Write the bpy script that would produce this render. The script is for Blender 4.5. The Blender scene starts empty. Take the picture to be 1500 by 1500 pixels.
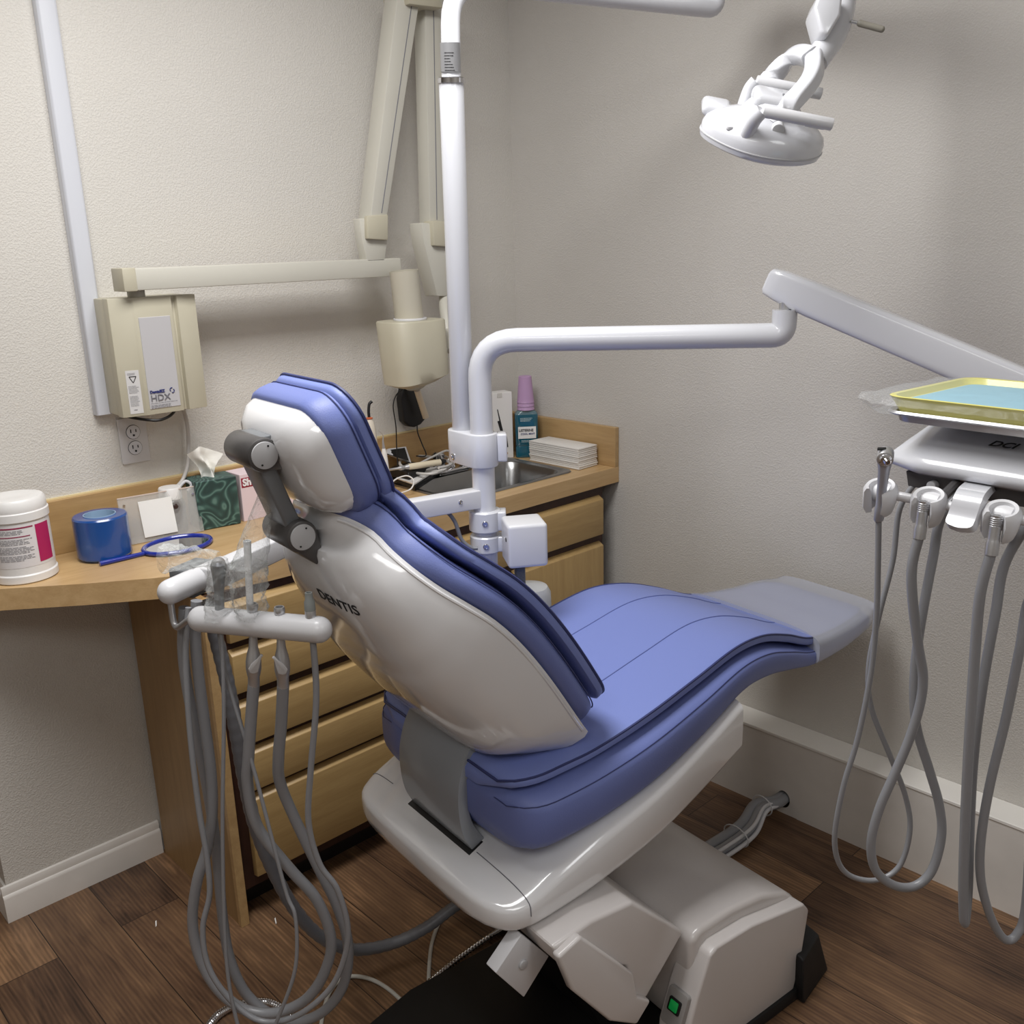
import bpy, bmesh, math, random
from mathutils import Vector as V, Matrix, noise
from mathutils.bvhtree import BVHTree
random.seed(7)
SC = bpy.context.scene; COL = SC.collection
PI = math.pi
# ------------------------------------------------------------------ camera
YAW, PITCH, ROLL, FPX = 0.75500972, 0.27338453, -0.03040115, 1398.8652
FW = V((math.cos(PITCH)*math.sin(YAW), math.cos(PITCH)*math.cos(YAW), -math.sin(PITCH)))
_r = V((math.cos(YAW), -math.sin(YAW), 0)); _u = _r.cross(FW)
RT = _r*math.cos(ROLL)+_u*math.sin(ROLL); UP = _u*math.cos(ROLL)-_r*math.sin(ROLL)
EYE = V((0, 0, 1.6))
HF = V((math.sin(YAW), math.cos(YAW), 0))
def ray(x, y): return FW+RT*((x-750)/FPX)-UP*((y-750)/FPX)
def pd(x, y, t): return EYE+ray(x, y)*t
def pz(x, y, z): d = ray(x, y); return EYE+d*((z-EYE.z)/d.z)
def py(x, y, Y): d = ray(x, y); return EYE+d*(Y/d.y)
def pxx(x, y, X): d = ray(x, y); return EYE+d*(X/d.x)
def pg(x, y, g): d = ray(x, y); return EYE+d*(g/d.dot(HF))
cam = bpy.data.cameras.new('camera'); co = bpy.data.objects.new('camera', cam); COL.objects.link(co)
cam.sensor_width = 36; cam.lens = FPX*36/1500; cam.clip_start = .02
co.matrix_world = Matrix(((RT.x, UP.x, -FW.x, 0), (RT.y, UP.y, -FW.y, 0), (RT.z, UP.z, -FW.z, 1.6), (0, 0, 0, 1)))
SC.camera = co
# ------------------------------------------------------------------ materials
def lin(c): return tuple((v/255/12.92 if v/255 <= .04045 else ((v/255+.055)/1.055)**2.4) for v in c)+(1,)
def mat(name, c, rough=.5, metal=0, coat=0, bump=0, bscale=200, alpha=1, emit=None, spec=.5, var=0, vscale=5, sheen=0, aniso=None, trans=0):
    m = bpy.data.materials.new(name); m.use_nodes = True; nt = m.node_tree; N = nt.nodes; L = nt.links
    b = N['Principled BSDF']; b.inputs['Base Color'].default_value = lin(c)
    b.inputs['Roughness'].default_value = rough; b.inputs['Metallic'].default_value = metal
    b.inputs['Coat Weight'].default_value = coat; b.inputs['Coat Roughness'].default_value = .08
    b.inputs['Specular IOR Level'].default_value = spec; b.inputs['Alpha'].default_value = alpha
    b.inputs['Transmission Weight'].default_value = trans
    if emit: b.inputs['Emission Color'].default_value = lin(emit[0]); b.inputs['Emission Strength'].default_value = emit[1]
    tc = N.new('ShaderNodeTexCoord')
    if bump:
        n = N.new('ShaderNodeTexNoise'); n.inputs['Scale'].default_value = bscale; n.inputs['Detail'].default_value = 3
        bp = N.new('ShaderNodeBump'); bp.inputs['Strength'].default_value = bump; bp.inputs['Distance'].default_value = .003
        L.new(tc.outputs['Object'], n.inputs['Vector']); L.new(n.outputs['Fac'], bp.inputs['Height']); L.new(bp.outputs['Normal'], b.inputs['Normal'])
    if var:
        n = N.new('ShaderNodeTexNoise'); n.inputs['Scale'].default_value = vscale; n.inputs['Detail'].default_value = 4
        r = N.new('ShaderNodeValToRGB'); r.color_ramp.elements[0].position = .3; r.color_ramp.elements[1].position = .7
        r.color_ramp.elements[0].color = lin([max(0, v-var) for v in c]); r.color_ramp.elements[1].color = lin([min(255, v+var) for v in c])
        L.new(tc.outputs['Object'], n.inputs['Vector']); L.new(n.outputs['Fac'], r.inputs['Fac']); L.new(r.outputs['Color'], b.inputs['Base Color'])
    return m
def wood(name, c1, c2, axis='X', rough=.4, scale=1.0, strength=1):
    m = mat(name, c1, rough); nt = m.node_tree; N = nt.nodes; L = nt.links; b = N['Principled BSDF']
    tc = N['Texture Coordinate']; mp = N.new('ShaderNodeMapping')
    s = {'X': (1.2, 14, 14), 'Y': (14, 1.2, 14), 'Z': (14, 14, 1.2)}[axis]
    mp.inputs['Scale'].default_value = [v*scale for v in s]
    n = N.new('ShaderNodeTexNoise'); n.inputs['Scale'].default_value = 3; n.inputs['Detail'].default_value = 6; n.inputs['Distortion'].default_value = .6
    n2 = N.new('ShaderNodeTexNoise'); n2.inputs['Scale'].default_value = 20; n2.inputs['Detail'].default_value = 3
    r = N.new('ShaderNodeValToRGB'); r.color_ramp.elements[0].position = .35; r.color_ramp.elements[1].position = .68
    r.color_ramp.elements[0].color = lin(c2); r.color_ramp.elements[1].color = lin(c1)
    mx = N.new('ShaderNodeMath'); mx.operation = 'MULTIPLY_ADD'; mx.inputs[1].default_value = .3
    L.new(tc.outputs['Object'], mp.inputs['Vector']); L.new(mp.outputs[0], n.inputs['Vector']); L.new(mp.outputs[0], n2.inputs['Vector'])
    mul = N.new('ShaderNodeMath'); mul.operation = 'MULTIPLY'; mul.inputs[1].default_value = .7; L.new(n.outputs['Fac'], mul.inputs[0])
    L.new(n2.outputs['Fac'], mx.inputs[0]); L.new(mul.outputs[0], mx.inputs[2])
    L.new(mx.outputs[0], r.inputs['Fac']); L.new(r.outputs['Color'], b.inputs['Base Color'])
    return m
def wallmat(name, c):
    m = mat(name, c, .75, bump=0, var=4, vscale=1.5); nt = m.node_tree; N = nt.nodes; L = nt.links; b = N['Principled BSDF']
    tc = N['Texture Coordinate']
    n = N.new('ShaderNodeTexNoise'); n.inputs['Scale'].default_value = 230; n.inputs['Detail'].default_value = 2.5; n.inputs['Roughness'].default_value = .5
    n2 = N.new('ShaderNodeTexVoronoi'); n2.inputs['Scale'].default_value = 150
    rr = N.new('ShaderNodeMapRange'); rr.inputs[1].default_value = .45; rr.inputs[2].default_value = .62
    ad = N.new('ShaderNodeMath'); ad.operation = 'MULTIPLY_ADD'; ad.inputs[1].default_value = -.35
    bp = N.new('ShaderNodeBump'); bp.inputs['Strength'].default_value = .3; bp.inputs['Distance'].default_value = .003
    L.new(tc.outputs['Object'], n.inputs['Vector']); L.new(tc.outputs['Object'], n2.inputs['Vector'])
    L.new(n.outputs['Fac'], rr.inputs[0]); L.new(n2.outputs['Distance'], ad.inputs[0]); L.new(rr.outputs[0], ad.inputs[2])
    L.new(ad.outputs[0], bp.inputs['Height']); L.new(bp.outputs['Normal'], b.inputs['Normal'])
    return m
def floormat():
    m = mat('plank_vinyl', (90, 65, 48), .42); nt = m.node_tree; N = nt.nodes; L = nt.links; b = N['Principled BSDF']
    tc = N['Texture Coordinate']; mp = N.new('ShaderNodeMapping'); mp.inputs['Rotation'].default_value = (0, 0, PI/2)
    br = N.new('ShaderNodeTexBrick'); br.inputs['Scale'].default_value = 1; br.inputs['Brick Width'].default_value = 1.15; br.inputs['Row Height'].default_value = .15
    br.inputs['Mortar Size'].default_value = .0012; br.inputs['Color1'].default_value = (0, 0, 0, 1); br.inputs['Color2'].default_value = (1, 1, 1, 1); br.inputs['Mortar'].default_value = (.5, .5, .5, 1)
    br.offset = .37; br.offset_frequency = 2; br.inputs['Bias'].default_value = 0
    L.new(tc.outputs['Object'], mp.inputs['Vector']); L.new(mp.outputs[0], br.inputs['Vector'])
    # grain, shifted per plank
    m2 = N.new('ShaderNodeMapping'); m2.inputs['Scale'].default_value = (15, 1.6, 1)
    sh = N.new('ShaderNodeVectorMath'); sh.operation = 'MULTIPLY_ADD'; sh.inputs[1].default_value = (7.3, 5.1, 3.7)
    L.new(br.outputs['Color'], sh.inputs[0]); L.new(tc.outputs['Object'], sh.inputs[2]); L.new(sh.outputs[0], m2.inputs['Vector'])
    n = N.new('ShaderNodeTexNoise'); n.inputs['Scale'].default_value = 2.2; n.inputs['Detail'].default_value = 8; n.inputs['Distortion'].default_value = 1.4; n.inputs['Roughness'].default_value = .6
    L.new(m2.outputs[0], n.inputs['Vector'])
    wv = N.new('ShaderNodeTexWave'); wv.inputs['Scale'].default_value = 2.2; wv.inputs['Distortion'].default_value = 9; wv.inputs['Detail'].default_value = 3; wv.inputs['Detail Scale'].default_value = .7
    L.new(m2.outputs[0], wv.inputs['Vector'])
    bl = N.new('ShaderNodeTexNoise'); bl.inputs['Scale'].default_value = 4; bl.inputs['Detail'].default_value = 3; L.new(sh.outputs[0], bl.inputs['Vector'])
    a1 = N.new('ShaderNodeMath'); a1.operation = 'MULTIPLY_ADD'; a1.inputs[1].default_value = .10; L.new(wv.outputs['Fac'], a1.inputs[0])
    a0 = N.new('ShaderNodeMath'); a0.operation = 'MULTIPLY'; a0.inputs[1].default_value = .62; L.new(n.outputs['Fac'], a0.inputs[0]); L.new(a0.outputs[0], a1.inputs[2])
    a2 = N.new('ShaderNodeMath'); a2.operation = 'MULTIPLY_ADD'; a2.inputs[1].default_value = .22; L.new(br.outputs['Color'], a2.inputs[0]); L.new(a1.outputs[0], a2.inputs[2])
    a3 = N.new('ShaderNodeMath'); a3.operation = 'MULTIPLY_ADD'; a3.inputs[1].default_value = .46; L.new(bl.outputs['Fac'], a3.inputs[0]); L.new(a2.outputs[0], a3.inputs[2])
    r = N.new('ShaderNodeValToRGB'); e = r.color_ramp.elements
    e[0].position = .42; e[0].color = lin((52, 37, 28)); e[1].position = .95; e[1].color = lin((156, 120, 88))
    k = e.new(.60); k.color = lin((90, 66, 49)); k = e.new(.78); k.color = lin((116, 88, 64))
    L.new(a3.outputs[0], r.inputs['Fac'])
    mx = N.new('ShaderNodeMix'); mx.data_type = 'RGBA'; mx.inputs[7].default_value = lin((40, 28, 22))
    L.new(br.outputs['Fac'], mx.inputs[0]); L.new(r.outputs['Color'], mx.inputs[6]); L.new(mx.outputs[2], b.inputs['Base Color'])
    bp = N.new('ShaderNodeBump'); bp.inputs['Strength'].default_value = .15; bp.inputs['Distance'].default_value = .002
    L.new(n.outputs['Fac'], bp.inputs['Height']); L.new(bp.outputs['Normal'], b.inputs['Normal'])
    return m
def film(name, c=(235, 240, 240), a=.22, bscale=45, bump=.9):
    m = bpy.data.materials.new(name); m.use_nodes = True; nt = m.node_tree; N = nt.nodes; L = nt.links
    b = N['Principled BSDF']; b.inputs['Base Color'].default_value = lin(c); b.inputs['Roughness'].default_value = .12; b.inputs['Specular IOR Level'].default_value = .8
    tc = N.new('ShaderNodeTexCoord'); n = N.new('ShaderNodeTexNoise'); n.inputs['Scale'].default_value = bscale; n.inputs['Detail'].default_value = 5; n.inputs['Distortion'].default_value = 1.5
    bp = N.new('ShaderNodeBump'); bp.inputs['Strength'].default_value = bump; bp.inputs['Distance'].default_value = .01
    L.new(tc.outputs['Object'], n.inputs['Vector']); L.new(n.outputs['Fac'], bp.inputs['Height']); L.new(bp.outputs['Normal'], b.inputs['Normal'])
    lw = N.new('ShaderNodeLayerWeight'); lw.inputs['Blend'].default_value = .35; L.new(bp.outputs['Normal'], lw.inputs['Normal'])
    mr = N.new('ShaderNodeMapRange'); mr.inputs[3].default_value = a*.45; mr.inputs[4].default_value = min(1, a*2.6); L.new(lw.outputs['Facing'], mr.inputs[0]); L.new(mr.outputs[0], b.inputs['Alpha'])
    return m
WHITE = mat('white_enamel', (208, 209, 214), .22, coat=.5)
WHITE2 = mat('white_plastic', (210, 210, 213), .35, coat=.2)
SHELL = mat('chair_shell_white', (226, 226, 228), .14, coat=.8)
LIFTW = mat('warm_white_cover', (208, 203, 201), .28, coat=.3)
BLUE = mat('periwinkle_vinyl', (108, 120, 176), .42, bump=.12, bscale=500, spec=.35)
BLUED = mat('periwinkle_vinyl_pad', (120, 134, 194), .4, bump=.1, bscale=500, spec=.35)
PIPE = mat('dark_seam', (48, 56, 105), .5)
GREYM = mat('grey_metal_paint', (124, 127, 131), .35, metal=.35)
GREYD = mat('dark_grey_hinge', (92, 90, 90), .35, metal=.5)
GREYP = mat('grey_cap', (182, 182, 184), .4)
HOSE = mat('grey_silicone_hose', (140, 141, 145), .32, spec=.6)
HOSED = mat('dark_grey_hose', (112, 113, 118), .4, spec=.5)
BEIGE = mat('aged_beige_plastic', (188, 182, 162), .45, var=3, vscale=8)
BEIGE2 = mat('pale_beige_plastic', (196, 193, 182), .45)
STEEL = mat('brushed_steel', (196, 196, 198), .34, metal=.75)
CHROME = mat('chrome', (215, 215, 218), .12, metal=1)
SINK = mat('sink_steel', (150, 150, 150), .28, metal=1, bump=.05, bscale=60)
BLACK = mat('black_plastic', (18, 18, 20), .45)
RUBBER = mat('black_rubber', (14, 14, 16), .6)
INK = mat('black_ink', (25, 24, 28), .6)
INKG = mat('grey_ink', (110, 110, 118), .6)
NAVY = mat('navy_ink', (28, 40, 110), .6)
PAPER = mat('white_paper', (238, 236, 232), .8, bump=.05, bscale=60)
TOWEL = mat('towel_paper', (228, 225, 220), .9, bump=.3, bscale=300)
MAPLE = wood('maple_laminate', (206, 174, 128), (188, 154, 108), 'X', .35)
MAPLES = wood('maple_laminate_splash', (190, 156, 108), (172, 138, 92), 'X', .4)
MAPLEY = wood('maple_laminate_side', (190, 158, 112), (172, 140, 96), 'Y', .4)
DRAWER = wood('maple_drawer', (188, 158, 108), (170, 140, 92), 'X', .4, 1.0)
DOORM = wood('maple_door', (188, 158, 108), (172, 142, 94), 'Z', .4, 1.0)
PANELM = wood('maple_panel', (160, 128, 86), (144, 114, 76), 'Z', .45)
DARKW = wood('dark_cabinet_frame', (62, 34, 24), (44, 24, 18), 'Z', .5)
WALL = wallmat('textured_wall_paint', (208, 204, 197)); WALLR = wallmat('textured_wall_paint_shaded', (199, 195, 189))  # right wall: same paint darkened, its weaker light put into the colour
CEIL = mat('ceiling_paint', (228, 225, 220), .9)
TRIM = mat('trim_paint', (216, 211, 205), .5, bump=.05, bscale=30, var=7, vscale=6)
BENCHT = mat('boxing_top_paint', (236, 233, 227), .5, var=4, vscale=5)
GREEN = mat('lit_green_rocker', (20, 120, 60), .3, emit=((20, 200, 90), .12))
CLEAR = film('clear_film'); CLEARF = film('smooth_clear_film', (225, 232, 235), .1, 14, .5)
ACRYL = mat('clear_acrylic', (225, 225, 222), .05, alpha=.22)
SHEATH = mat('milky_plastic_sheath', (202, 205, 216), .16, alpha=.6, bump=.15, bscale=18)
TRAYY = mat('yellow_tray', (222, 216, 120), .3, coat=.3, spec=.6)
MASKB = mat('blue_bib_paper', (134, 182, 200), .8, bump=.1, bscale=200)
# ------------------------------------------------------------------ objects
MW = {}
def _mw(o): return MW.get(o.name, Matrix())
def smooth(me, ang=35):
    me.polygons.foreach_set('use_smooth', [True]*len(me.polygons))
    me.set_sharp_from_angle(angle=math.radians(ang))
def obj(name, bm, m, parent=None, ang=35, label=None):
    """one mesh object from world-space bmesh; children are stored in their thing's space"""
    if isinstance(bm, bpy.types.Mesh):
        me = bm; vs = [v.co.copy() for v in me.vertices]
    else:
        bmesh.ops.recalc_face_normals(bm, faces=bm.faces[:])
        me = bpy.data.meshes.new(name); bm.to_mesh(me); bm.free()
    o = bpy.data.objects.new(name, me); COL.objects.link(o)
    if parent:
        P = _mw(parent); me.transform(P.inverted()); o.parent = parent; MW[o.name] = P
    else:
        xs = [v.co for v in me.vertices]
        c = V(((min(v.x for v in xs)+max(v.x for v in xs))/2, (min(v.y for v in xs)+max(v.y for v in xs))/2, min(v.z for v in xs)))
        me.transform(Matrix.Translation(-c)); o.location = c; MW[o.name] = Matrix.Translation(c)
    smooth(me, ang); me.materials.append(m)
    if label: o['label'] = label
    return o
def sub(name, bm, m, parent, ang=35, label=None):
    """a sub-part under a part mesh (part has identity local transform)"""
    return obj(name, bm, m, parent, ang, label)
def thing(name, label, cat, loc=(0, 0, 0), rz=0, group=None):
    o = bpy.data.objects.new(name, None); COL.objects.link(o); o.location = loc; o.rotation_euler = (0, 0, rz)
    o.empty_display_size = .05
    MW[o.name] = Matrix.Translation(V(loc)) @ Matrix.Rotation(rz, 4, 'Z')
    o['label'] = label; o['category'] = cat
    if group: o['group'] = group
    return o
def tag(o, label, cat, group=None, kind=None):
    o['label'] = label; o['category'] = cat
    if group: o['group'] = group
    if kind: o['kind'] = kind
    return o
def struct(name, bm, m, label=None):
    o = obj(name, bm, m); o['kind'] = 'structure'
    if label: o['label'] = label
    return o
# ------------------------------------------------------------------ shapes
def join(*bms):
    a = bmesh.new()
    for b in bms:
        me = bpy.data.meshes.new('t'); b.to_mesh(me); b.free(); a.from_mesh(me); bpy.data.meshes.remove(me)
    return a
def bevel(bm, w, seg=3, ang=30):
    if w <= 0: return bm
    es = [e for e in bm.edges if len(e.link_faces) == 2 and e.calc_face_angle(0) > math.radians(ang)]
    bmesh.ops.bevel(bm, geom=es, offset=w, segments=seg, profile=.5, affect='EDGES', clamp_overlap=True)
    return bm
def hexa(p, w=0, seg=3):
    """8 corners: bottom loop 0-3, top loop 4-7"""
    bm = bmesh.new(); v = [bm.verts.new(q) for q in p]
    for f in ((3, 2, 1, 0), (4, 5, 6, 7), (0, 1, 5, 4), (1, 2, 6, 5), (2, 3, 7, 6), (3, 0, 4, 7)): bm.faces.new([v[i] for i in f])
    bmesh.ops.recalc_face_normals(bm, faces=bm.faces[:])
    return bevel(bm, w, seg)
def box(x0, x1, y0, y1, z0, z1, w=0, seg=3):
    return hexa([(x0, y0, z0), (x1, y0, z0), (x1, y1, z0), (x0, y1, z0), (x0, y0, z1), (x1, y0, z1), (x1, y1, z1), (x0, y1, z1)], w, seg)
def fr(axis, ref=None):
    a = V(axis).normalized(); ref = V(ref) if ref else (V((0, 0, 1)) if abs(a.z) < .9 else V((1, 0, 0)))
    x = (ref-a*ref.dot(a)).normalized(); return x, a.cross(x), a
def obox(c, ax, sz, w=0, seg=3):
    """oriented box: ax three unit axes, sz full sizes"""
    c = V(c); a, b, d = [V(q)*(s/2) for q, s in zip(ax, sz)]
    return hexa([c-a-b-d, c+a-b-d, c+a+b-d, c-a+b-d, c-a-b+d, c+a-b+d, c+a+b+d, c-a+b+d], w, seg)
def prism(pts, ext, w=0, seg=3):
    bm = bmesh.new(); ext = V(ext); lo = [bm.verts.new(V(p)) for p in pts]; hi = [bm.verts.new(V(p)+ext) for p in pts]; n = len(pts)
    bm.faces.new(lo[::-1]); bm.faces.new(hi)
    for i in range(n): bm.faces.new((lo[i], lo[(i+1) % n], hi[(i+1) % n], hi[i]))
    bmesh.ops.recalc_face_normals(bm, faces=bm.faces[:])
    return bevel(bm, w, seg)
def loft(rings, cap=True, closed=False, ringclosed=True):
    bm = bmesh.new(); R = [[bm.verts.new(V(p)) for p in r] for r in rings]; n = len(R[0]); m = len(R)
    for i in range(m if closed else m-1):
        A = R[i]; B = R[(i+1) % m]
        for j in range(n if ringclosed else n-1): bm.faces.new((A[j], A[(j+1) % n], B[(j+1) % n], B[j]))
    if cap and not closed: bm.faces.new(R[0][::-1]); bm.faces.new(R[-1])
    return bm
def cr(pts, k=8, closed=False):
    P = [V(p) for p in pts]; n = len(P); out = []
    if n < 3: return P
    for i in range(n if closed else n-1):
        if closed: a, b, c, d = P[(i-1) % n], P[i], P[(i+1) % n], P[(i+2) % n]
        else: a, b, c, d = P[max(i-1, 0)], P[i], P[i+1], P[min(i+2, n-1)]
        for j in range(k):
            t = j/k
            out.append(.5*((2*b)+(c-a)*t+(2*a-5*b+4*c-d)*t*t+(3*b-a-3*c+d)*t**3))
    if not closed: out.append(P[-1])
    return out
def tube(pts, r, seg=14, k=8, closed=False, cap=True, rfun=None, sm=True, sq=None):
    P = cr(pts, k, closed) if sm else [V(p) for p in pts]
    n = len(P); T = []
    for i in range(n):
        if closed: t = P[(i+1) % n]-P[(i-1) % n]
        else: t = P[min(i+1, n-1)]-P[max(i-1, 0)]
        T.append(t.normalized())
    x, y, a = fr(T[0]); rings = []
    for i in range(n):
        x = (x-T[i]*x.dot(T[i])).normalized(); y = T[i].cross(x)
        rr = rfun(i/(n-1), i) if rfun else r
        rings.append([P[i]+(x*math.cos(2*PI*j/seg)+y*math.sin(2*PI*j/seg))*rr for j in range(seg)])
    return loft(rings, cap, closed)
def bend(pts, rad, k=8):
    """polyline with rounded corners"""
    P = [V(p) for p in pts]; out = [P[0]]
    for i in range(1, len(P)-1):
        a, b, c = P[i-1], P[i], P[i+1]; u = (a-b); v = (c-b); R = rad[i-1] if isinstance(rad, (list, tuple)) else rad
        d = min(R, u.length*.48, v.length*.48)
        p, q = b+u.normalized()*d, b+v.normalized()*d
        for j in range(k+1):
            t = j/k; out.append(p*(1-t)**2+b*2*t*(1-t)+q*t*t)
    out.append(P[-1]); return out
def ptube(pts, rad, r, seg=20, **kw): return tube(bend(pts, rad), r, seg, sm=False, **kw)
def lathe(prof, o, axis=(0, 0, 1), seg=32, ref=None, cap=True, sx=1, sy=1):
    x, y, a = fr(axis, ref); o = V(o)
    return loft([[o+a*h+(x*math.cos(2*PI*j/seg)*sx+y*math.sin(2*PI*j/seg)*sy)*r for j in range(seg)] for r, h in prof], cap)
def cyl(p, q, r, seg=24, w=0, r2=None):
    p, q = V(p), V(q); h = (q-p).length; r2 = r if r2 is None else r2
    prof = [(r, 0), (r2, h)] if not w else [(r-w, 0), (r-w*.3, w*.3), (r, w), (r2, h-w), (r2-w*.3, h-w*.3), (r2-w, h)]
    return lathe(prof, p, q-p, seg)
def capsule(p, q, r, seg=28):
    p, q = V(p), V(q); h = (q-p).length; N_ = 7
    prof = [(max(.0004, r*math.sin(PI/2*i/N_)), r-r*math.cos(PI/2*i/N_)) for i in range(N_+1)]
    prof += [(a, h-b) for a, b in prof[::-1]]
    return lathe(prof, p, q-p, seg)
def torus(c, axis, R, r, seg=36, s2=10):
    x, y, a = fr(axis); c = V(c)
    return tube([c+(x*math.cos(2*PI*i/seg)+y*math.sin(2*PI*i/seg))*R for i in range(seg)], r, s2, closed=True, sm=False)
def sup(n, e=4.0):
    out = []
    for i in range(n):
        t = 2*PI*i/n; c, s = math.cos(t), math.sin(t)
        out.append((math.copysign(abs(c)**(2/e), c), math.copysign(abs(s)**(2/e), s)))
    return out
def rrect(w, h, r, k=6):
    out = []
    for cx, cy, a0 in ((w/2-r, h/2-r, 0), (-w/2+r, h/2-r, 90), (-w/2+r, -h/2+r, 180), (w/2-r, -h/2+r, 270)):
        for i in range(k+1):
            t = math.radians(a0+90*i/k); out.append((cx+r*math.cos(t), cy+r*math.sin(t)))
    return out
def slab(c, ax, w, h, th, r, bev=0):
    """rounded-corner plate centred at c in plane ax0,ax1, thickness along ax2"""
    c = V(c); a, b, d = [V(q) for q in ax]
    if bev:
        R = []
        for off, s in ((-th/2, bev), (-th/2+bev*.3, bev*.3), (-th/2+bev, 0), (th/2-bev, 0), (th/2-bev*.3, bev*.3), (th/2, bev)):
            R.append([c+a*x*(1-2*s/w)+b*y*(1-2*s/h)+d*off for x, y in rrect(w, h, r)])
        return loft(R)
    return loft([[c+a*x+b*y+d*o for x, y in rrect(w, h, r)] for o in (-th/2, th/2)])
def text(name, s, size, o, xd, yd, m, parent, bold=0, shear=0, drape=None, align='LEFT', ext=.0004, sx=1):
    cu = bpy.data.curves.new(name, 'FONT'); cu.body = s; cu.size = size; cu.offset = bold; cu.shear = shear; cu.align_x = align; cu.extrude = ext; cu.resolution_u = 4
    t = bpy.data.objects.new(name, cu); COL.objects.link(t); bpy.context.view_layer.update()
    me = bpy.data.meshes.new_from_object(t.evaluated_get(bpy.context.evaluated_depsgraph_get()))
    bpy.data.objects.remove(t); bpy.data.curves.remove(cu)
    xd = V(xd).normalized(); yd = (V(yd)-xd*V(yd).dot(xd)).normalized(); zd = xd.cross(yd); o = V(o)
    bm = bmesh.new(); bm.from_mesh(me); bpy.data.meshes.remove(me)
    if drape: bmesh.ops.subdivide_edges(bm, edges=[e for e in bm.edges if e.calc_length() > size*.25], cuts=2)
    for v in bm.verts:
        p = o+xd*v.co.x*sx+yd*v.co.y+zd*(v.co.z+.0006)
        v.co = drape(p, v.co.z) if drape else p
    return obj(name, bm, m, parent)
def lines(o, xd, yd, w, n, gap, th=.0009, ragged=.25, f=None):
    """rows of tiny print, unreadable in the photograph, as thin bars"""
    bms = bmesh.new(); xd = V(xd).normalized(); yd = V(yd).normalized(); zd = xd.cross(yd)
    for i in range(n):
        ww = w*(1-ragged*random.random()); x = 0
        while x < ww:
            l = min(ww-x, w*random.uniform(.05, .18)); m = max(1, int(l/.004))
            for q in range(m):
                a, b = x+l*q/m, x+l*(q+1)/m
                pts = [(a, -i*gap), (b, -i*gap), (b, -i*gap-th), (a, -i*gap-th)]
                P = [V(o)+xd*u+yd*v+zd*.0006 for u, v in pts]
                if f: P = [f(p) for p in P]
                bms.faces.new([bms.verts.new(p) for p in P])
            x += l+w*.02
    return bms
X, Y, Z = V((1, 0, 0)), V((0, 1, 0)), V((0, 0, 1))
WL, WR, CT = 2.379, 2.286, .908
#PART1
# ================================================================== the room
struct('floor', box(-2.0, 2.4, -2.2, 4.2, -.06, 0), floormat())
struct('ceiling', box(-2.0, 2.4, -2.2, 4.2, 2.6, 2.66), CEIL)
struct('wall_left', box(.467, WR+.1, WL, WL+.12, 0, 2.6), WALL)
struct('wall_corner', box(.467, .587, WL+.12, 4.2, 0, 2.6), WALL)
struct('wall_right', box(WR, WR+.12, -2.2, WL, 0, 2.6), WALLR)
struct('wall_back', box(-2.0, WR, -2.3, -2.2, 0, 2.6), WALL)
struct('wall_far', box(-2.1, -2.0, -2.2, 4.2, 0, 2.6), WALL)
struct('wall_end', box(-2.0, .467, 4.2, 4.3, 0, 2.6), WALL)
bb = [(0, 0), (0, .066), (.002, .072), (.006, .075), (.006, .088), (.009, .095), (.0135, .0975), (.0135, 0)]
b1 = prism([V((.4535, WL-.0135+a, z)) for a, z in bb], (.4035, 0, 0)); b2 = prism([V((.4535+a, WL, z)) for a, z in bb], (0, 1.8, 0))
struct('baseboard_left', join(b1, b2), TRIM)
# boxed pipe chase along the right wall, with a capped top and a cable hole
XB = 2.198
bf = bmesh.new()
y0, y1, hy, hz, hr = -2.2, WL-.02, 1.238, .046, .021
hole = [(hy+hr*math.cos(2*PI*i/24), hz+hr*1.25*math.sin(2*PI*i/24)) for i in range(24)]
vh = [bf.verts.new((XB, a, b)) for a, b in hole]
def sq(t):
    c, s = math.cos(t), math.sin(t); k = 1/max(abs(c), abs(s)); return (hy+.045*c*k, hz+.045*s*k)
vq = [bf.verts.new((XB, *sq(2*PI*i/24+PI/4*0))) for i in range(24)]
for i in range(24): bf.faces.new((vh[i], vh[(i+1) % 24], vq[(i+1) % 24], vq[i]))
def quad(bm, pts): bm.faces.new([bm.verts.new(p) for p in pts])
quad(bf, [(XB, y0, 0), (XB, hy-.045, 0), (XB, hy-.045, .233), (XB, y0, .233)])
quad(bf, [(XB, hy+.045, 0), (XB, y1, 0), (XB, y1, .233), (XB, hy+.045, .233)])
quad(bf, [(XB, hy-.045, hz+.045), (XB, hy+.045, hz+.045), (XB, hy+.045, .233), (XB, hy-.045, .233)])
quad(bf, [(XB+.07, hy-.06, 0), (XB+.07, hy+.06, 0), (XB+.07, hy+.06, .15), (XB+.07, hy-.06, .15)])
struct('trim_1', bf, TRIM)
struct('trim_2', box(XB-.003, WR, -2.2, WL-.02, .233, .2425, .0015, 1), BENCHT)
# surface raceway on the left wall
o = obj('cable_raceway', prism([(.848, WL, 1.229), (.848, WL-.022, 1.229), (.854, WL-.026, 1.229), (.886, WL-.026, 1.229), (.892, WL-.022, 1.229), (.892, WL, 1.229)], (0, 0, 1.37), .001, 1), mat('raceway_plastic', (205, 207, 214), .4))
tag(o, 'long white plastic cable raceway running up the wall beside the beige control box', 'cable cover')
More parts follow.
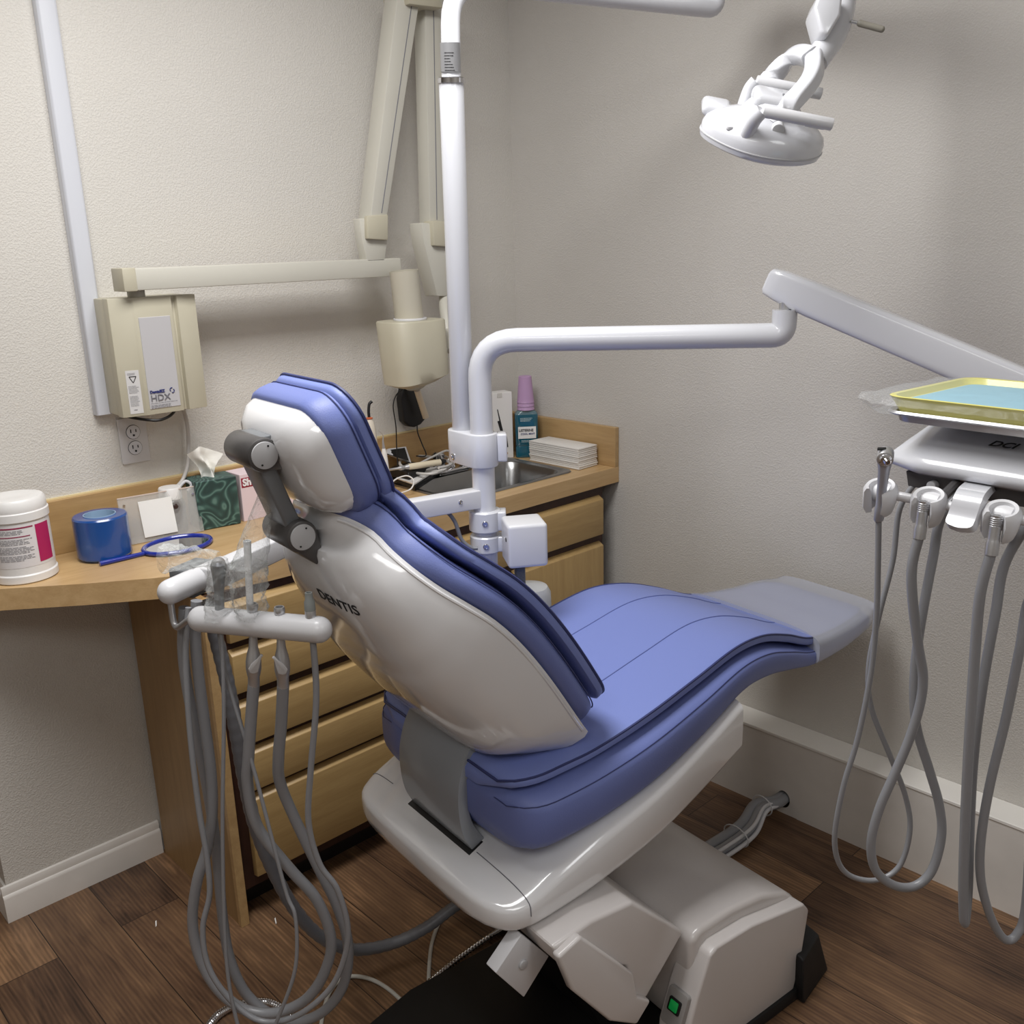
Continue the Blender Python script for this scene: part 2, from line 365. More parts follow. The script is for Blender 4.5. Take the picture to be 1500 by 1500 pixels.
# ================================================================== cabinets and worktop
CF = 1.93   # drawer front plane
ct = thing('drawer_cabinet', 'maple base cabinet with a column of five drawers under the worktop, left of the sink', 'cabinet', (1.4, 2.15, 0))
obj('side_panel', box(.860, .876, CF+.01, WL-.016, 0, CT-.05), PANELM, ct)
obj('front_post', box(.858, .880, CF-.004, CF+.012, 0, CT-.05, .001, 1), MAPLEY, ct)
obj('face_frame', box(.876, 1.46, CF+.012, CF+.03, .085, CT-.05), DARKW, ct)
obj('carcass', box(.876, 1.46, CF+.03, WL-.002, .085, CT-.17), DARKW, ct)
obj('toe_kick', box(.876, 1.46, CF+.075, CF+.09, 0, .085), RUBBER, ct)
def drawer(p, x0, x1, z0, z1, name='drawer', m=DRAWER):
    # front with a bevelled finger-pull top edge
    pts = [(x0, CF+.012, z0), (x0, CF-.008, z0+.004), (x0, CF-.008, z1-.006), (x0, CF+.012, z1+.006)]
    return obj(name, prism(pts, (x1-x0, 0, 0), .0015, 2), m, p)
for z0, z1 in ((.735, .828), (.607, .712), (.471, .58), (.347, .452), (.115, .33)): drawer(ct, .913, 1.44, z0, z1)
c2 = thing('sink_cabinet', 'maple base cabinet with a drawer front over a plain door, below the sink', 'cabinet', (1.8, 2.15, 0))
obj('face_frame', box(1.462, 2.222, CF+.012, CF+.03, .085, CT-.05), DARKW, c2)
obj('end_panel', box(2.206, 2.222, CF+.03, WL-.002, .085, CT-.05), DARKW, c2)
obj('carcass', box(1.462, 2.2, CF+.03, WL-.002, .085, .68), DARKW, c2)
obj('toe_kick', box(1.462, 2.222, CF+.075, CF+.09, 0, .085), RUBBER, c2)
drawer(c2, 1.47, 1.80, .698, .822); drawer(c2, 1.845, 2.207, .698, .822)
drawer(c2, 1.47, 1.80, .1, .67, 'door', DOORM); drawer(c2, 1.815, 2.207, .1, .67, 'door', DOORM)
# worktop: outline with the angled left end and a cut-out for the sink
TH = .05
SX0, SX1, SY0, SY1 = 1.66, 2.145, 1.985, 2.30
def wtop():
    bm = bmesh.new()
    outl = [(WR-.001, 1.925), (1.10, 1.925), (1.03, 1.93), (.95, 1.948), (.87, 1.975), (.80, 2.012), (.67, 2.10), (.533, 2.205), (.47, 2.25), (.47, WL-.001), (WR-.001, WL-.001)]
    hole_ = [(SX0+.02, SY0+.02), (SX1-.02, SY0+.02), (SX1-.02, SY1-.02), (SX0+.02, SY1-.02)]
    vs = [bm.verts.new((x, y, CT)) for x, y in outl]; hs = [bm.verts.new((x, y, CT)) for x, y in hole_]
    es = [bm.edges.new((vs[i], vs[(i+1) % len(vs)])) for i in range(len(vs))]+[bm.edges.new((hs[i], hs[(i+1) % 4])) for i in range(4)]
    bmesh.ops.triangle_fill(bm, edges=es, use_beauty=True)
    r = bmesh.ops.extrude_face_region(bm, geom=bm.faces[:])
    bmesh.ops.translate(bm, verts=[g for g in r['geom'] if isinstance(g, bmesh.types.BMVert)], vec=(0, 0, -TH))
    return bm
wt = thing('worktop', 'long maple laminate worktop with an angled left end and a raised backsplash', 'worktop', (1.4, 2.1, CT-TH))
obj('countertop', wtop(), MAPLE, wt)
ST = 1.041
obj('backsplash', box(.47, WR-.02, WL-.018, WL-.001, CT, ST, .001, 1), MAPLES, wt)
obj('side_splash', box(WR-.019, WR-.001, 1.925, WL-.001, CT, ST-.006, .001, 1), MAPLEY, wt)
obj('caulk_line', box(.47, WR-.03, WL-.006, WL, ST, ST+.004), mat('caulk', (222, 205, 160), .6), wt)
# sink
sk = thing('sink', 'small stainless steel drop-in sink set in the right end of the worktop', 'sink', (1.9, 2.14, CT-.14))
scx, scy, sw, sh = (SX0+SX1)/2, (SY0+SY1)/2, SX1-SX0, SY1-SY0
def ring(w, h, r, z, dx=0, dy=0): return [(scx+dx+x, scy+dy+y, z) for x, y in rrect(w, h, r, 6)]
R = [ring(sw, sh, .03, CT+.001), ring(sw-.004, sh-.004, .03, CT+.005), ring(sw-.03, sh-.03, .035, CT+.0045), ring(sw-.036, sh-.036, .035, CT+.002),
     ring(sw-.05, sh-.07, .05, CT+.001, 0, -.012), ring(sw-.07, sh-.09, .05, CT-.02, 0, -.012), ring(sw-.10, sh-.12, .05, CT-.12, 0, -.012), ring(sw-.14, sh-.16, .05, CT-.135, 0, -.012), ring(.06, .06, .028, CT-.138, 0, -.012)]
obj('basin', loft(R, False), SINK, sk)
obj('drain', lathe([(.027, 0), (.03, .003), (.022, .004), (.02, .001), (.002, .001)], (scx, scy-.012, CT-.1375), seg=24), CHROME, sk)
fa = thing('faucet', 'chrome faucet behind the sink, mostly hidden by the white post and clamp', 'faucet', (1.885, 2.27, CT))
obj('base_plate', slab((1.885, 2.272, CT+.012), (X, Y, Z), .13, .045, .016, .02, .004), CHROME, fa)
obj('handle', lathe([(.016, 0), (.02, .006), (.021, .02), (.016, .03), (.012, .035), (.019, .04), (.021, .052), (.012, .06)], (1.83, 2.272, CT+.018), seg=16), CHROME, fa)
obj('handle', lathe([(.016, 0), (.02, .006), (.021, .02), (.016, .03), (.012, .035), (.019, .04), (.021, .052), (.012, .06)], (1.94, 2.272, CT+.018), seg=16), CHROME, fa)
obj('spout', tube([(1.885, 2.272, CT+.02), (1.885, 2.27, CT+.06), (1.885, 2.22, CT+.075), (1.87, 2.17, CT+.055), (1.868, 2.155, CT+.04)], .009, 14), CHROME, fa)
#PART2
# ================================================================== dental chair
ANG = math.radians(-6.6); CO = V((1.04, 1.29, 0)); CA = V((math.cos(ANG), math.sin(ANG), 0)); CB = V((-math.sin(ANG), math.cos(ANG), 0))
def c(s, w, z): return CO+CA*s+CB*w+Z*z
def spl(tab, s):
    """smooth table lookup: rows (s, a, b, ...)"""
    if s <= tab[0][0]: return tab[0][1:]
    for i in range(len(tab)-1):
        if s <= tab[i+1][0]:
            a, b = tab[max(i-1, 0)], tab[i]; d, e = tab[i+1], tab[min(i+2, len(tab)-1)]
            t = (s-b[0])/(d[0]-b[0]); h = d[0]-b[0]; out = []
            for k in range(1, len(b)):
                m0 = (d[k]-a[k])/max(1e-6, d[0]-a[0])*h; m1 = (e[k]-b[k])/max(1e-6, e[0]-b[0])*h
                out.append((2*t**3-3*t*t+1)*b[k]+(t**3-2*t*t+t)*m0+(-2*t**3+3*t*t)*d[k]+(t**3-t*t)*m1)
            return out
    return tab[-1][1:]
ch = thing('dental_chair', 'large reclined dental chair with periwinkle blue vinyl upholstery and glossy white shell', 'dental chair', (CO.x, CO.y, 0), ANG)
# (s, half width, z bottom, z top of lower cushion)
ST_ = [(-.042, .15, .60, .665), (-.037, .205, .575, .678), (-.020, .245, .563, .686), (.008, .268, .560, .69), (.05, .275, .562, .692), (.15, .277, .568, .70), (.28, .275, .592, .72), (.42, .268, .64, .75), (.55, .255, .69, .775), (.65, .24, .688, .768), (.75, .223, .668, .735), (.86, .2, .642, .693), (1.0, .18, .638, .68), (1.1, .165, .648, .682), (1.15, .150, .655, .684), (1.17, .12, .66, .68)]
def cushion(tab, s0, s1, n, e=3.2, cnt=40, crown=0, zoff=0, hw=0, endround=0):
    rings = []; sp = sup(cnt, e)
    for i in range(n+1):
        s = s0+(s1-s0)*i/n; w, zb, zt = spl(tab, s); w += hw; k = 1
        cz, hz = (zb+zt)/2+zoff, (zt-zb)/2
        rings.append([c(s, w*x, cz+hz*y+(crown*(1-x*x) if y > 0 else 0)) for x, y in sp])
    return rings
seat = obj('seat', loft(cushion(ST_, -.042, 1.17, 60, 4.5)), BLUE, ch, 50)
# top pad with piped rim
PT_ = [(-.044, .15, .672, .692), (-.038, .195, .684, .706), (-.020, .226, .69, .713), (.02, .242, .692, .715), (.07, .243, .692, .716), (.15, .247, .70, .722), (.28, .246, .72, .745), (.42, .24, .75, .775), (.55, .23, .775, .80), (.65, .217, .768, .793), (.75, .203, .735, .763), (.86, .188, .693, .72), (1.0, .168, .68, .705), (1.1, .15, .682, .704), (1.14, .13, .682, .70)]
pad = obj('seat_pad', loft(cushion(PT_, -.044, 1.14, 60, 5.5, crown=.0)), BLUED, ch, 50)
def outline(tab, s0, s1, n, y, e, out=.0008):
    """closed line on the side of a cushion at relative height y of its superellipse section"""
    x = (1-abs(y)**e)**(1/e); L_ = [s0+(s1-s0)*i/n for i in range(n+1)]
    def pt(s, side):
        w, zb, zt = spl(tab, s); return c(s, side*(w*x+out), (zb+zt)/2+(zt-zb)/2*y+out)
    return [pt(s, -1) for s in L_]+[pt(s, 1) for s in L_[::-1]]
obj('piping', tube(outline(PT_, -.037, 1.135, 70, .6, 5.5, .0), .0026, 6, closed=True, sm=False), PIPE, pad)
obj('stitching', tube(outline(ST_, -.033, 1.15, 70, .62, 4.5, .0004), .0011, 5, closed=True, sm=False), PIPE, seat)
SEAM = mat('pad_crease', (92, 104, 160), .5)
for sg_ in (1, -1):
    obj('seam', tube([c(s_, sg_*(.1-.02*s_), spl(PT_, s_)[2]+.0004) for s_ in [.0+.86*i/60 for i in range(61)]], .0013, 6, sm=False), SEAM, pad)
# plastic sheath over the foot end
sh = []
sp = sup(40, 4)
for i in range(24):
    s = .865+(1.185-.865)*i/23; w, zb, zt = spl(ST_, s); _, _, zt2 = spl(PT_, s); f = 1 if s < 1.15 else .97
    w2 = max(w, .15)+.008
    sh.append([c(s, w2*x*f, (zb-.006+zt2+.009)/2+(zt2+.009-zb+.006)/2*y*f) for x, y in sp])
obj('foot_cover', loft(sh, True), SHEATH, ch, 50, 'translucent plastic sheath over the foot end')
# lower frame (white moulded rails)
FT = [(-.106, .10, .458, .488), (-.103, .17, .447, .495), (-.095, .215, .440, .499), (-.081, .248, .436, .502), (-.058, .270, .434, .506), (-.025, .281, .435, .520), (.03, .285, .438, .545), (.12, .287, .450, .575), (.28, .285, .488, .612), (.42, .279, .540, .66), (.525, .271, .580, .70)]
def frings():
    out = []; sp = sup(44, 5)
    for i in range(41):
        s = -.106+.631*(i/40)**1.25; w, zb, zt = spl(FT, s); sp = sup(44, 4.5+8*max(0, s))
        out.append([c(s, w*x, (zb+zt)/2+(zt-zb)/2*y) for x, y in sp])
    return out
frame = obj('frame', loft(frings()), SHELL, ch, 40)
_w, _zb, _zt = spl(FT, -.035)
for lo_, hi_ in ((3, 10), (34, 41)):
    obj('frame_seam', tube([c(-.035, (_w+.0004)*x, (_zb+_zt)/2+((_zt-_zb)/2+.0004)*y) for x, y in (sup(44, 4.5)[k_ % 44] for k_ in range(lo_-3 if lo_ < 20 else 12, 9 if lo_ < 20 else 23))], .0009, 6, sm=False), INKG, frame)
obj('bracket_slot', prism([c(-.047, -.110, .5055), c(.0, -.110, .526), (c(.0, .110, .526)), c(-.047, .110, .5055)], Z*.005), BLACK, frame)
# grey curved back bracket
bo = [c(p.x, 0, p.z) for p in cr([V((-.02, 0, .74)), V((-.045, 0, .70)), V((-.060, 0, .65)), V((-.062, 0, .60)), V((-.054, 0, .55)), V((-.032, 0, .505))], 6)]
bi = [c(p.x, 0, p.z) for p in cr([V((.0, 0, .515)), V((-.030, 0, .565)), V((-.040, 0, .61)), V((-.036, 0, .65)), V((-.018, 0, .70)), V((.005, 0, .75))], 6)]
obj('back_bracket', prism([p-CB*.105 for p in bo+bi], CB*.21, .003, 2), mat('slate_paint', (146, 151, 158), .35, coat=.3), ch)
# ---- backrest: stations (s, z, half width, bulge)
BK = [(0, .136, .739, .228, .122), (.06, .103, .782, .24, .140), (.2, .029, .888, .255, .158), (.33, -.03, .966, .26, .160), (.45, -.081, 1.022, .258, .150), (.54, -.122, 1.057, .245, .132), (.63, -.158, 1.087, .225, .109), (.72, -.189, 1.119, .2, .087), (.8, -.208, 1.146, .17, .068), (.87, -.220, 1.170, .14, .052), (.94, -.236, 1.184, .10, .036), (1, -.251, 1.190, .07, .026)]
def bst(t):
    s, z, hw, bg = spl(BK, t); s2, z2, _, _ = spl(BK, min(1, t+.02)); s1, z1, _, _ = spl(BK, max(0, t-.02))
    d = V((s2-s1, 0, z2-z1)).normalized(); n = V((d.z, 0, -d.x))   # n points forward
    return V((s, 0, z)), hw, bg, d, n
def loc(p, w): return c(p.x, w, p.z)
rings = []
for i in range(41):
    t = i/40; p, hw, bg, d, n = bst(t); row = []
    M_ = 36
    for j in range(M_+1):
        v = -1+2*j/M_; sv = math.copysign(abs(v)**.8, v)
        q_ = 2.8+2.9*min(1, max(0, (1-t)*2.2))*min(1, t*6+.3); k = (1-abs(sv)**q_)**.55 if abs(v) < 1 else 0; kd = 1-abs(sv)**1.4; bt = max(0, 1-t/.1); k = k*(1-bt*.6)+(1-abs(sv)**1.6)*bt*.6
        row.append(loc(p-n*(bg*k)-d*(.014*kd*(1-t)**6), hw*v))
    for v in (1, .5, 0, -.5, -1): row.append(loc(p+n*.012, (hw-.001)*v))
    rings.append(row)
shell = obj('backrest_shell', loft(rings), SHELL, ch, 45, 'glossy white shell of the backrest')
obj('shell_rim', tube([loc(bst(i/40)[0]+bst(i/40)[4]*.004, -bst(i/40)[1]+.001) for i in range(1, 40)], .0035, 8, sm=False), SHELL, shell)
def fwd(t, a, w): p, hw, bg, d, n = bst(t); return loc(p+n*a, w)
def backpad(t0, t1, n_, a0, a1, dhw, e=4, extra=None):
    R_ = []; sp = sup(36, e)
    for i in range(n_+1):
        u = i/n_; t = t0+(t1-t0)*u; p, hw, bg, d, n = bst(t); k = 1
        ed = min(u, 1-u)
        if ed < .05: k = math.sqrt(max(0.02, 1-((.05-ed)/.05)**2))
        th = (a1-a0)/2*(.55+.45*k); hh = max(.04, hw+dhw)*(1-.02*(1-k)); dd_ = u*.6
        if dd_ < .055: hh -= .055-math.sqrt(max(0, .055**2-(.055-dd_)**2))
        R_.append([loc(p+n*((a0+a1)/2+th*y), hh*x) for x, y in sp])
    return R_
backc = obj('backrest', loft(backpad(0, 1, 50, .004, .062, .006, 4)), BLUE, ch, 50)
pr = obj('backrest_pad', loft(backpad(-.0, .97, 50, .062, .09, .004, 5)), BLUED, ch, 50)
def bl(a, dhw, t0=.02, t1=.98, n_=60):
    L_ = [(t0+(t1-t0)*(i/n_)**1.3) for i in range(n_+1)]
    def w_(t):
        dd_ = t*.6; return spl(BK, t)[2]+dhw-((.055-math.sqrt(max(0, .055**2-(.055-dd_)**2))) if dd_ < .055 else 0)
    return [fwd(t, a, -w_(t)) for t in L_]+[fwd(t, a, w_(t)) for t in L_[::-1]]
obj('stitching', tube(bl(.050, .0035, .004), .0013, 5, closed=True, sm=False), PIPE, backc)
obj('piping', tube(bl(.084, .002, .002, .96), .0032, 6, closed=True, sm=False), PIPE, pr)
# ---- headrest
HU = V((-.36, 0, .933)); HN = V((.933, 0, .36)); HC = V((-.262, 0, 1.288))
def hl(x, y, n): q = HC+HU*y+HN*n; return c(q.x, x, q.z)
def hring(w, h, n, r=.055, dy=0, bow=0): return [hl(x, y+dy, n+bow*(x/(w/2))**2) for x, y in rrect(w, h, r, 8)]
hs = obj('headrest_shell', loft([hring(.10, .06, -.048, .03, -.0), hring(.19, .11, -.045, .05), hring(.235, .145, -.034, .055), hring(.262, .172, -.014, .055), hring(.268, .18, .004, .055)]), SHELL, ch, 50, 'white shell behind the headrest cushion')
obj('headrest', loft([hring(.262, .186, .002, .055, .0), hring(.274, .198, .008, .06, -.001), hring(.28, .204, .02, .062, -.002), hring(.28, .204, .036, .062, -.003), hring(.268, .196, .05, .058, -.003), hring(.24, .172, .054, .05, -.003)]), BLUE, ch, 50)
hp = obj('headrest_pad', loft([hring(.25, .186, .044, .055, -.006, .006), hring(.272, .208, .049, .06, -.006, .006), hring(.276, .213, .057, .06, -.006, .006), hring(.272, .210, .066, .06, -.006, .006), hring(.25, .19, .071, .055, -.006, .006)]), BLUED, ch, 50)
obj('piping', tube(hring(.277, .214, .063, .06, -.006, .006), .0026, 6, closed=True, sm=False), PIPE, hp)
obj('stitching', tube(hring(.2755, .2015, .0445, .06, -.003), .0011, 5, closed=True, sm=False), PIPE, hs)
# ---- headrest linkage
J1 = V((-.340, 0, 1.305)); J2 = V((-.291, 0, 1.166)); JW = .05
lk = obj('headrest_link', obox(c(*((J1+J2)/2)), ((CB), (CA*(J2-J1).x+Z*(J2-J1).z).normalized(), CB.cross((CA*(J2-J1).x+Z*(J2-J1).z).normalized())), (.072, (J2-J1).length, .026), .004), GREYM, ch, label='grey metal link carrying the headrest')
for J in (J1, J2):
    q = obj('hinge', cyl(c(J.x, -JW, J.z), c(J.x, JW, J.z), .0265, 40, .004), GREYD, ch)
    for s_ in (-1, 1):
        obj('hinge_cap', cyl(c(J.x, s_*(JW-.001), J.z), c(J.x, s_*(JW+.0025), J.z), .021, 36, .0006), GREYP, q)
        for a_ in (1, -1): obj('cap_screw', cyl(c(J.x+.006*a_, s_*(JW+.002), J.z+.014*a_), c(J.x+.006*a_, s_*(JW+.0032), J.z+.014*a_), .0016, 10), BLACK, q)
obj('mounting_yoke', prism([c(J1.x-.004, -.04, J1.z+.026), c(J1.x+.052, -.04, J1.z+.03), c(J1.x+.062, -.04, J1.z-.03), c(J1.x+.01, -.04, J1.z-.027)], CB*.08, .003, 2), GREYM, ch)
obj('lower_yoke', prism([c(J2.x-.012, -.047, J2.z-.022), c(J2.x+.024, -.047, J2.z+.012), c(J2.x+.035, -.047, J2.z-.035), c(J2.x+.022, -.047, J2.z-.052)], CB*.094, .002, 2), GREYD, ch)
# maker's name on the shell
bmt = bmesh.new(); bmt.from_mesh(shell.data); bmt.transform(_mw(shell)); bvh = BVHTree.FromBMesh(bmt); bmt.free()
def hitp(x, y):
    h = bvh.ray_cast(EYE, ray(x, y).normalized()); return h[0], h[1]
pa, na = hitp(470, 888); pb, nb = hitp(520, 905)
if pa and pb:
    def dr(p, z):
        h, n, i, d = bvh.find_nearest(p); n = n if n.dot(EYE-h) > 0 else -n; return h+n*(.0006+max(0, z))
    pm, nm = hitp(492, 882); xd = -CB; yd = (V((-.7*CA.x, -.7*CA.y, .71))).normalized()
    text('maker_lettering', 'DENTIS', .030, pm+xd*.002-yd*.010, xd, yd, INK, shell, bold=.0002, drape=dr, sx=1.3, align='CENTER')
# ---- base
obj('floor_plate', prism([c(-.30, -.26, .0), c(-.26, .10, 0), c(-.05, .15, 0), (c(.62, .15, 0)), c(.66, -.365, 0), c(.2, -.365, 0), c(.1, -.3, 0)], Z*.028, .004, 2), RUBBER, ch)
def bprof(pts, w0, w1, bev=.006): return prism([c(s, w0, z) for s, z in pts], CB*(w1-w0), bev, 3)
wallp = [(.255, .02), (.262, .1), (.29, .18), (.325, .262), (.345, .272), (.45, .268), (.62, .235), (.64, .21), (.622, .09), (.60, .02)]
obj('base_side', bprof(wallp, -.375, -.30), LIFTW, ch, label='warm white side of the chair base')
obj('base_side', bprof(wallp, .1, .16), LIFTW, ch)
topp = [(.302, .12), (.306, .285), (.33, .300), (.42, .302), (.52, .288), (.60, .255), (.634, .225), (.60, .03), (.33, .03)]
base = obj('base_cover', bprof(topp, -.345, .12, .012), LIFTW, ch)
obj('base_bumper', hexa([c(.605, -.40, 0), c(.735, -.37, 0), c(.76, -.22, 0), c(.61, -.25, 0), c(.60, -.395, .115), c(.705, -.36, .105), (c(.72, -.23, .115)), c(.62, -.25, .13)], .006), RUBBER, ch)
obj('base_rim', prism([c(.245, -.382, .0), c(.62, -.382, 0), c(.655, -.34, 0), c(.655, .17, 0), c(.6, .17, 0), c(.6, -.3, 0), c(.25, -.3, 0)], Z*.03, .004, 2), RUBBER, ch)
# power switch in the near wall's end face
q0 = V(c(.268, -.338, .145)); nn = (-CA*.93+Z*.36).normalized(); xx = CB; yy = nn.cross(xx)
obj('switch_recess', slab(q0-nn*.0105, (xx, yy, nn), .05, .075, .026, .006, .002), mat('recess_grey', (150, 147, 145), .5), base)
obj('power_switch', slab(q0+nn*.002-yy*.006, (xx, yy, nn), .03, .028, .008, .003, .001), BLACK, base)
obj('rocker', slab(q0+nn*.006-yy*.006, (xx, yy, nn), .02, .02, .004, .002, .001), GREEN, base)
# lift arm cover
lp = [(-.02, .44), (.10, .452), (.22, .40), (.298, .302), (.285, .262), (.225, .232), (.17, .22), (.14, .25), (.10, .36), (.03, .40)]
obj('lift_cover', bprof([(-.03, .44), (.06, .45), (.16, .44), (.30, .302), (.20, .205), (.155, .19), (.16, .25), (.145, .305), (.06, .36), (-.01, .39)], -.33, .08, .008), LIFTW, ch)
obj('lift_flange', bprof([(-.03, .43), (.022, .446), (.110, .345), (.149, .298), (.160, .239), (.196, .21), (.158, .176), (.09, .225), (.0, .345)], -.345, -.325, .006), LIFTW, ch)
obj('lift_arm', hexa([c(.2, -.2, .03), c(.5, -.2, .03), c(.5, .05, .03), c(.2, .05, .03), c(.05, -.2, .43), c(.17, -.2, .43), c(.17, .05, .43), c(.05, .05, .43)], .01), BLACK, ch)
pp = [c(-.050, -.27, .440), c(-.108, -.27, .391), c(-.049, -.27, .306), (c(.010, -.27, .362))]
sp_ = obj('stop_plate', prism(pp, CB*.03, .002, 2), WHITE2, ch, label='square white safety plate with a grey button')
obj('button', cyl(c(-.05, -.275, .378), c(-.05, -.268, .378), .009, 20, .002), GREYP, sp_)
# cables from base to wall hole
for i, (dw, dz, r_, m_) in enumerate(((0, 0, .016, HOSE), (.03, .003, .016, HOSE), (-.025, 0, .006, WHITE2), (-.014, .018, .005, WHITE2))):
    o = obj('floor_cable', tube([c(.60, .055+dw, .05+dz), c(.72, .05+dw, .03+dz), c(.86, .052+dw, .025+dz), c(.98, .06+dw*.9, .03+dz), c(1.07, .09+dw*.7, .045+dz*.6), V((2.17, 1.238+dw*.35, .047+dz*.4)), V((2.24, 1.238+dw*.35, .047+dz*.4))], r_, 12), m_)
    tag(o, ['thick grey hose lying nearest the camera in the bundle behind the chair base', 'thick grey hose lying farther back in the bundle behind the chair base', 'thin white cable along the near side of the bundle behind the chair base', 'thin white cable on top of the bundle behind the chair base'][i], 'hose' if i < 2 else 'cable')
for i, (s, w, z) in enumerate(((.80, .06, .034), (.93, .062, .034), (1.08, .095, .05))):
    pts = [c(s, w+.042*math.cos(2*PI*k/20)*(.8 if i == 2 else 1), z+.028*math.sin(2*PI*k/20)) for k in range(20)]
    pts = [V((p.x, p.y, max(.002, p.z))) for p in pts]
    zt = obj('cable_tie', tube(pts, .0018, 6, closed=True, sm=False), WHITE2)
    tag(zt, ['white cable tie nearest the chair base around the floor hoses', 'middle white cable tie around the floor hoses', 'white cable tie round the floor hoses beside the hole in the wall boxing'][i], 'cable tie')
#PART3
# ================================================================== mounting post, light pole, delivery arm
PP = pd(706, 640, 2.12); px_, py_ = PP.x, PP.y
PR = .0258
post = thing('mounting_post', 'white vertical post rising behind the chair, carrying clamps and a square white box', 'post', (px_, py_, 0))
zc0 = pd(709, 720, 2.12).z
def pv(y, x=706): # height on the post axis seen at image row y
    lo, hi = 0, 3
    for _ in range(40):
        m_ = (lo+hi)/2; v = V((px_, py_, m_))-EYE; yy_ = 750-FPX*v.dot(UP)/v.dot(FW)
        if yy_ > y: lo = m_
        else: hi = m_
    return lo
obj('tube', cyl((px_, py_, .03), (px_, py_, pv(640)), PR, 32), WHITE, post)
bs = obj('foot', lathe([(.07, 0), (.07, .012), (.04, .02), (.03, .05), (PR, .052)], (px_, py_, .0)), WHITE, post)
lp_ = pd(677, 600, 2.165); lx, ly = lp_.x, lp_.y
zt, zb = pv(634), pv(682)
dv = V((lx-px_, ly-py_, 0)); dn = dv.normalized(); dm = V((-dn.y, dn.x, 0))
def clampo(c0, c1, r, z0, z1, w=.003):
    c0, c1 = V((c0[0], c0[1], 0)), V((c1[0], c1[1], 0)); d = (c1-c0).normalized(); m = V((-d.y, d.x, 0)); pts = []
    for i in range(13): t = -PI/2+PI*i/12; pts.append(c1+(d*math.cos(t)+m*math.sin(t))*r)
    for i in range(13): t = PI/2+PI*i/12; pts.append(c0+(d*math.cos(t)+m*math.sin(t))*r)
    return prism([p+Z*z0 for p in pts], Z*(z1-z0), w, 2)
cb = obj('clamp_block', clampo((px_, py_), (lx, ly), .035, zb, zt), WHITE, post)
TOC = V((-px_, -py_, 0)).normalized()
def screw(p, n, r, par, m=CHROME):
    n = V(n).normalized(); p = V(p)
    a_ = obj('screw', lathe([(r, 0), (r, .002), (r*.8, .003), (r*.55, .003), (r*.5, .001), (.0005, .001)], p, n, 20), m, par)
    return a_
ms = dm if dm.dot(TOC) > 0 else -dm
screw(V((lx, ly, (zt+zb)/2-.022))+ms*.0346-dn*.008, ms, .0078, cb)
obj('flange', obox(V((px_, py_, (zt+zb)/2+.004))+V((RT.x, RT.y, 0)).normalized()*.044-TOC*.008, (V((RT.x, RT.y, 0)).normalized(), TOC, Z), (.022, .045, zt-zb-.012), .004), WHITE, cb)
# collars
def collar(z0, z1, rr=.0385):
    k_ = obj('collar', lathe([(rr-.003, 0), (rr, .003), (rr, z1-z0-.003), (rr-.003, z1-z0)], (px_, py_, z0), seg=36), WHITE, post)
    rv = V((RT.x, RT.y, 0)).normalized()
    lug = obj('lug', obox(V((px_, py_, (z0+z1)/2))+rv*(rr+.001), (rv, V((-rv.y, rv.x, 0)), Z), (.02, .045, (z1-z0)*.9), .003), WHITE, k_)
    screw(V((px_, py_, (z0+z1)/2))+TOC*(rr-.0005), TOC, .0068, k_)
    return k_
collar(pv(776), pv(746), .037); collar(pv(806), pv(782), .036)
# junction box to the right of the post
rv = V((RT.x, RT.y, 0)).normalized()
bc = pd(768, 792, 2.11)
bax = (V((math.cos(math.radians(-33)), math.sin(math.radians(-33)), 0)), V((math.sin(math.radians(33)), math.cos(math.radians(33)), 0)), Z)
jb = obj('junction_box', obox(bc, bax, (.088, .088, .098), .008, 4), WHITE2, post)
obj('keyhole', cyl(bc-bax[0]*.0442+bax[2]*.012-bax[1]*.02, bc-bax[0]*.0452+bax[2]*.012-bax[1]*.02, .005, 14), BLACK, jb)
sp_pts = []
for i in range(150):
    t = i/149; sp_pts.append(bc-Z*(.049+.10*t)-bax[0]*.012)
obj('corrugated_hose', tube(sp_pts, .012, 16, sm=False, rfun=lambda t, i: .0125 if i % 4 < 2 else .0105), GREYM, post)
blob = thing('suction_canister', 'rounded translucent grey suction canister with a black lid, half hidden behind the backrest', 'canister', (bc.x-.03, bc.y, .7))
qb = pd(775, 862, 2.32); qc = pd(740, 852, 2.32)
obj('bowl', lathe([(.01, -.3), (.05, -.29), (.055, -.1), (.053, .0), (.045, .015), (.02, .022), (.002, .024)], qb-Z*.01, seg=28), mat('smoky_white', (200, 202, 204), .3), blob)
obj('lid', lathe([(.03, -.02), (.034, 0), (.03, .012), (.002, .014)], qc+Z*.0, seg=24), BLACK, blob)
# light pole
top1 = pd(661, 120, 1.905); top0 = V((lx, ly, zb+.01))
lpz = thing('light_pole', 'tall white pole beside the post, bending overhead to carry the dental lamp', 'pole', (lx, ly, zb))
obj('tube', cyl(top0, top1, .0252, 32, .001), WHITE, lpz)
ax_ = (top1-top0).normalized()
obj('ring', lathe([(.0225, -.002), (.0275, 0), (.0275, .009), (.0225, .011)], top1-ax_*.002, ax_, 36), CHROME, lpz)
e1 = pd(659, -28, 1.90); e2 = pd(1046, 12, 1.95)
hz_ = e1.z
e2 = pz(1050, 14, hz_) ; 
if (e2-EYE).dot(FW) > 3 or (e2-EYE).dot(FW) < 1: e2 = pd(1050, 14, 1.95)
e3 = e2+Z*.07
uarm = obj('upper_tube', ptube([top1, top1+(e1-top1)*1.0, e2, e3], [.085, .028], .0195, 24), WHITE, lpz)
LBL = mat('silver_label', (150, 150, 152), .35, metal=.3)
obj('rating_label', lathe([(.0199, .018), (.0199, .07)], top1, ax_, 36, cap=False), LBL, lpz)
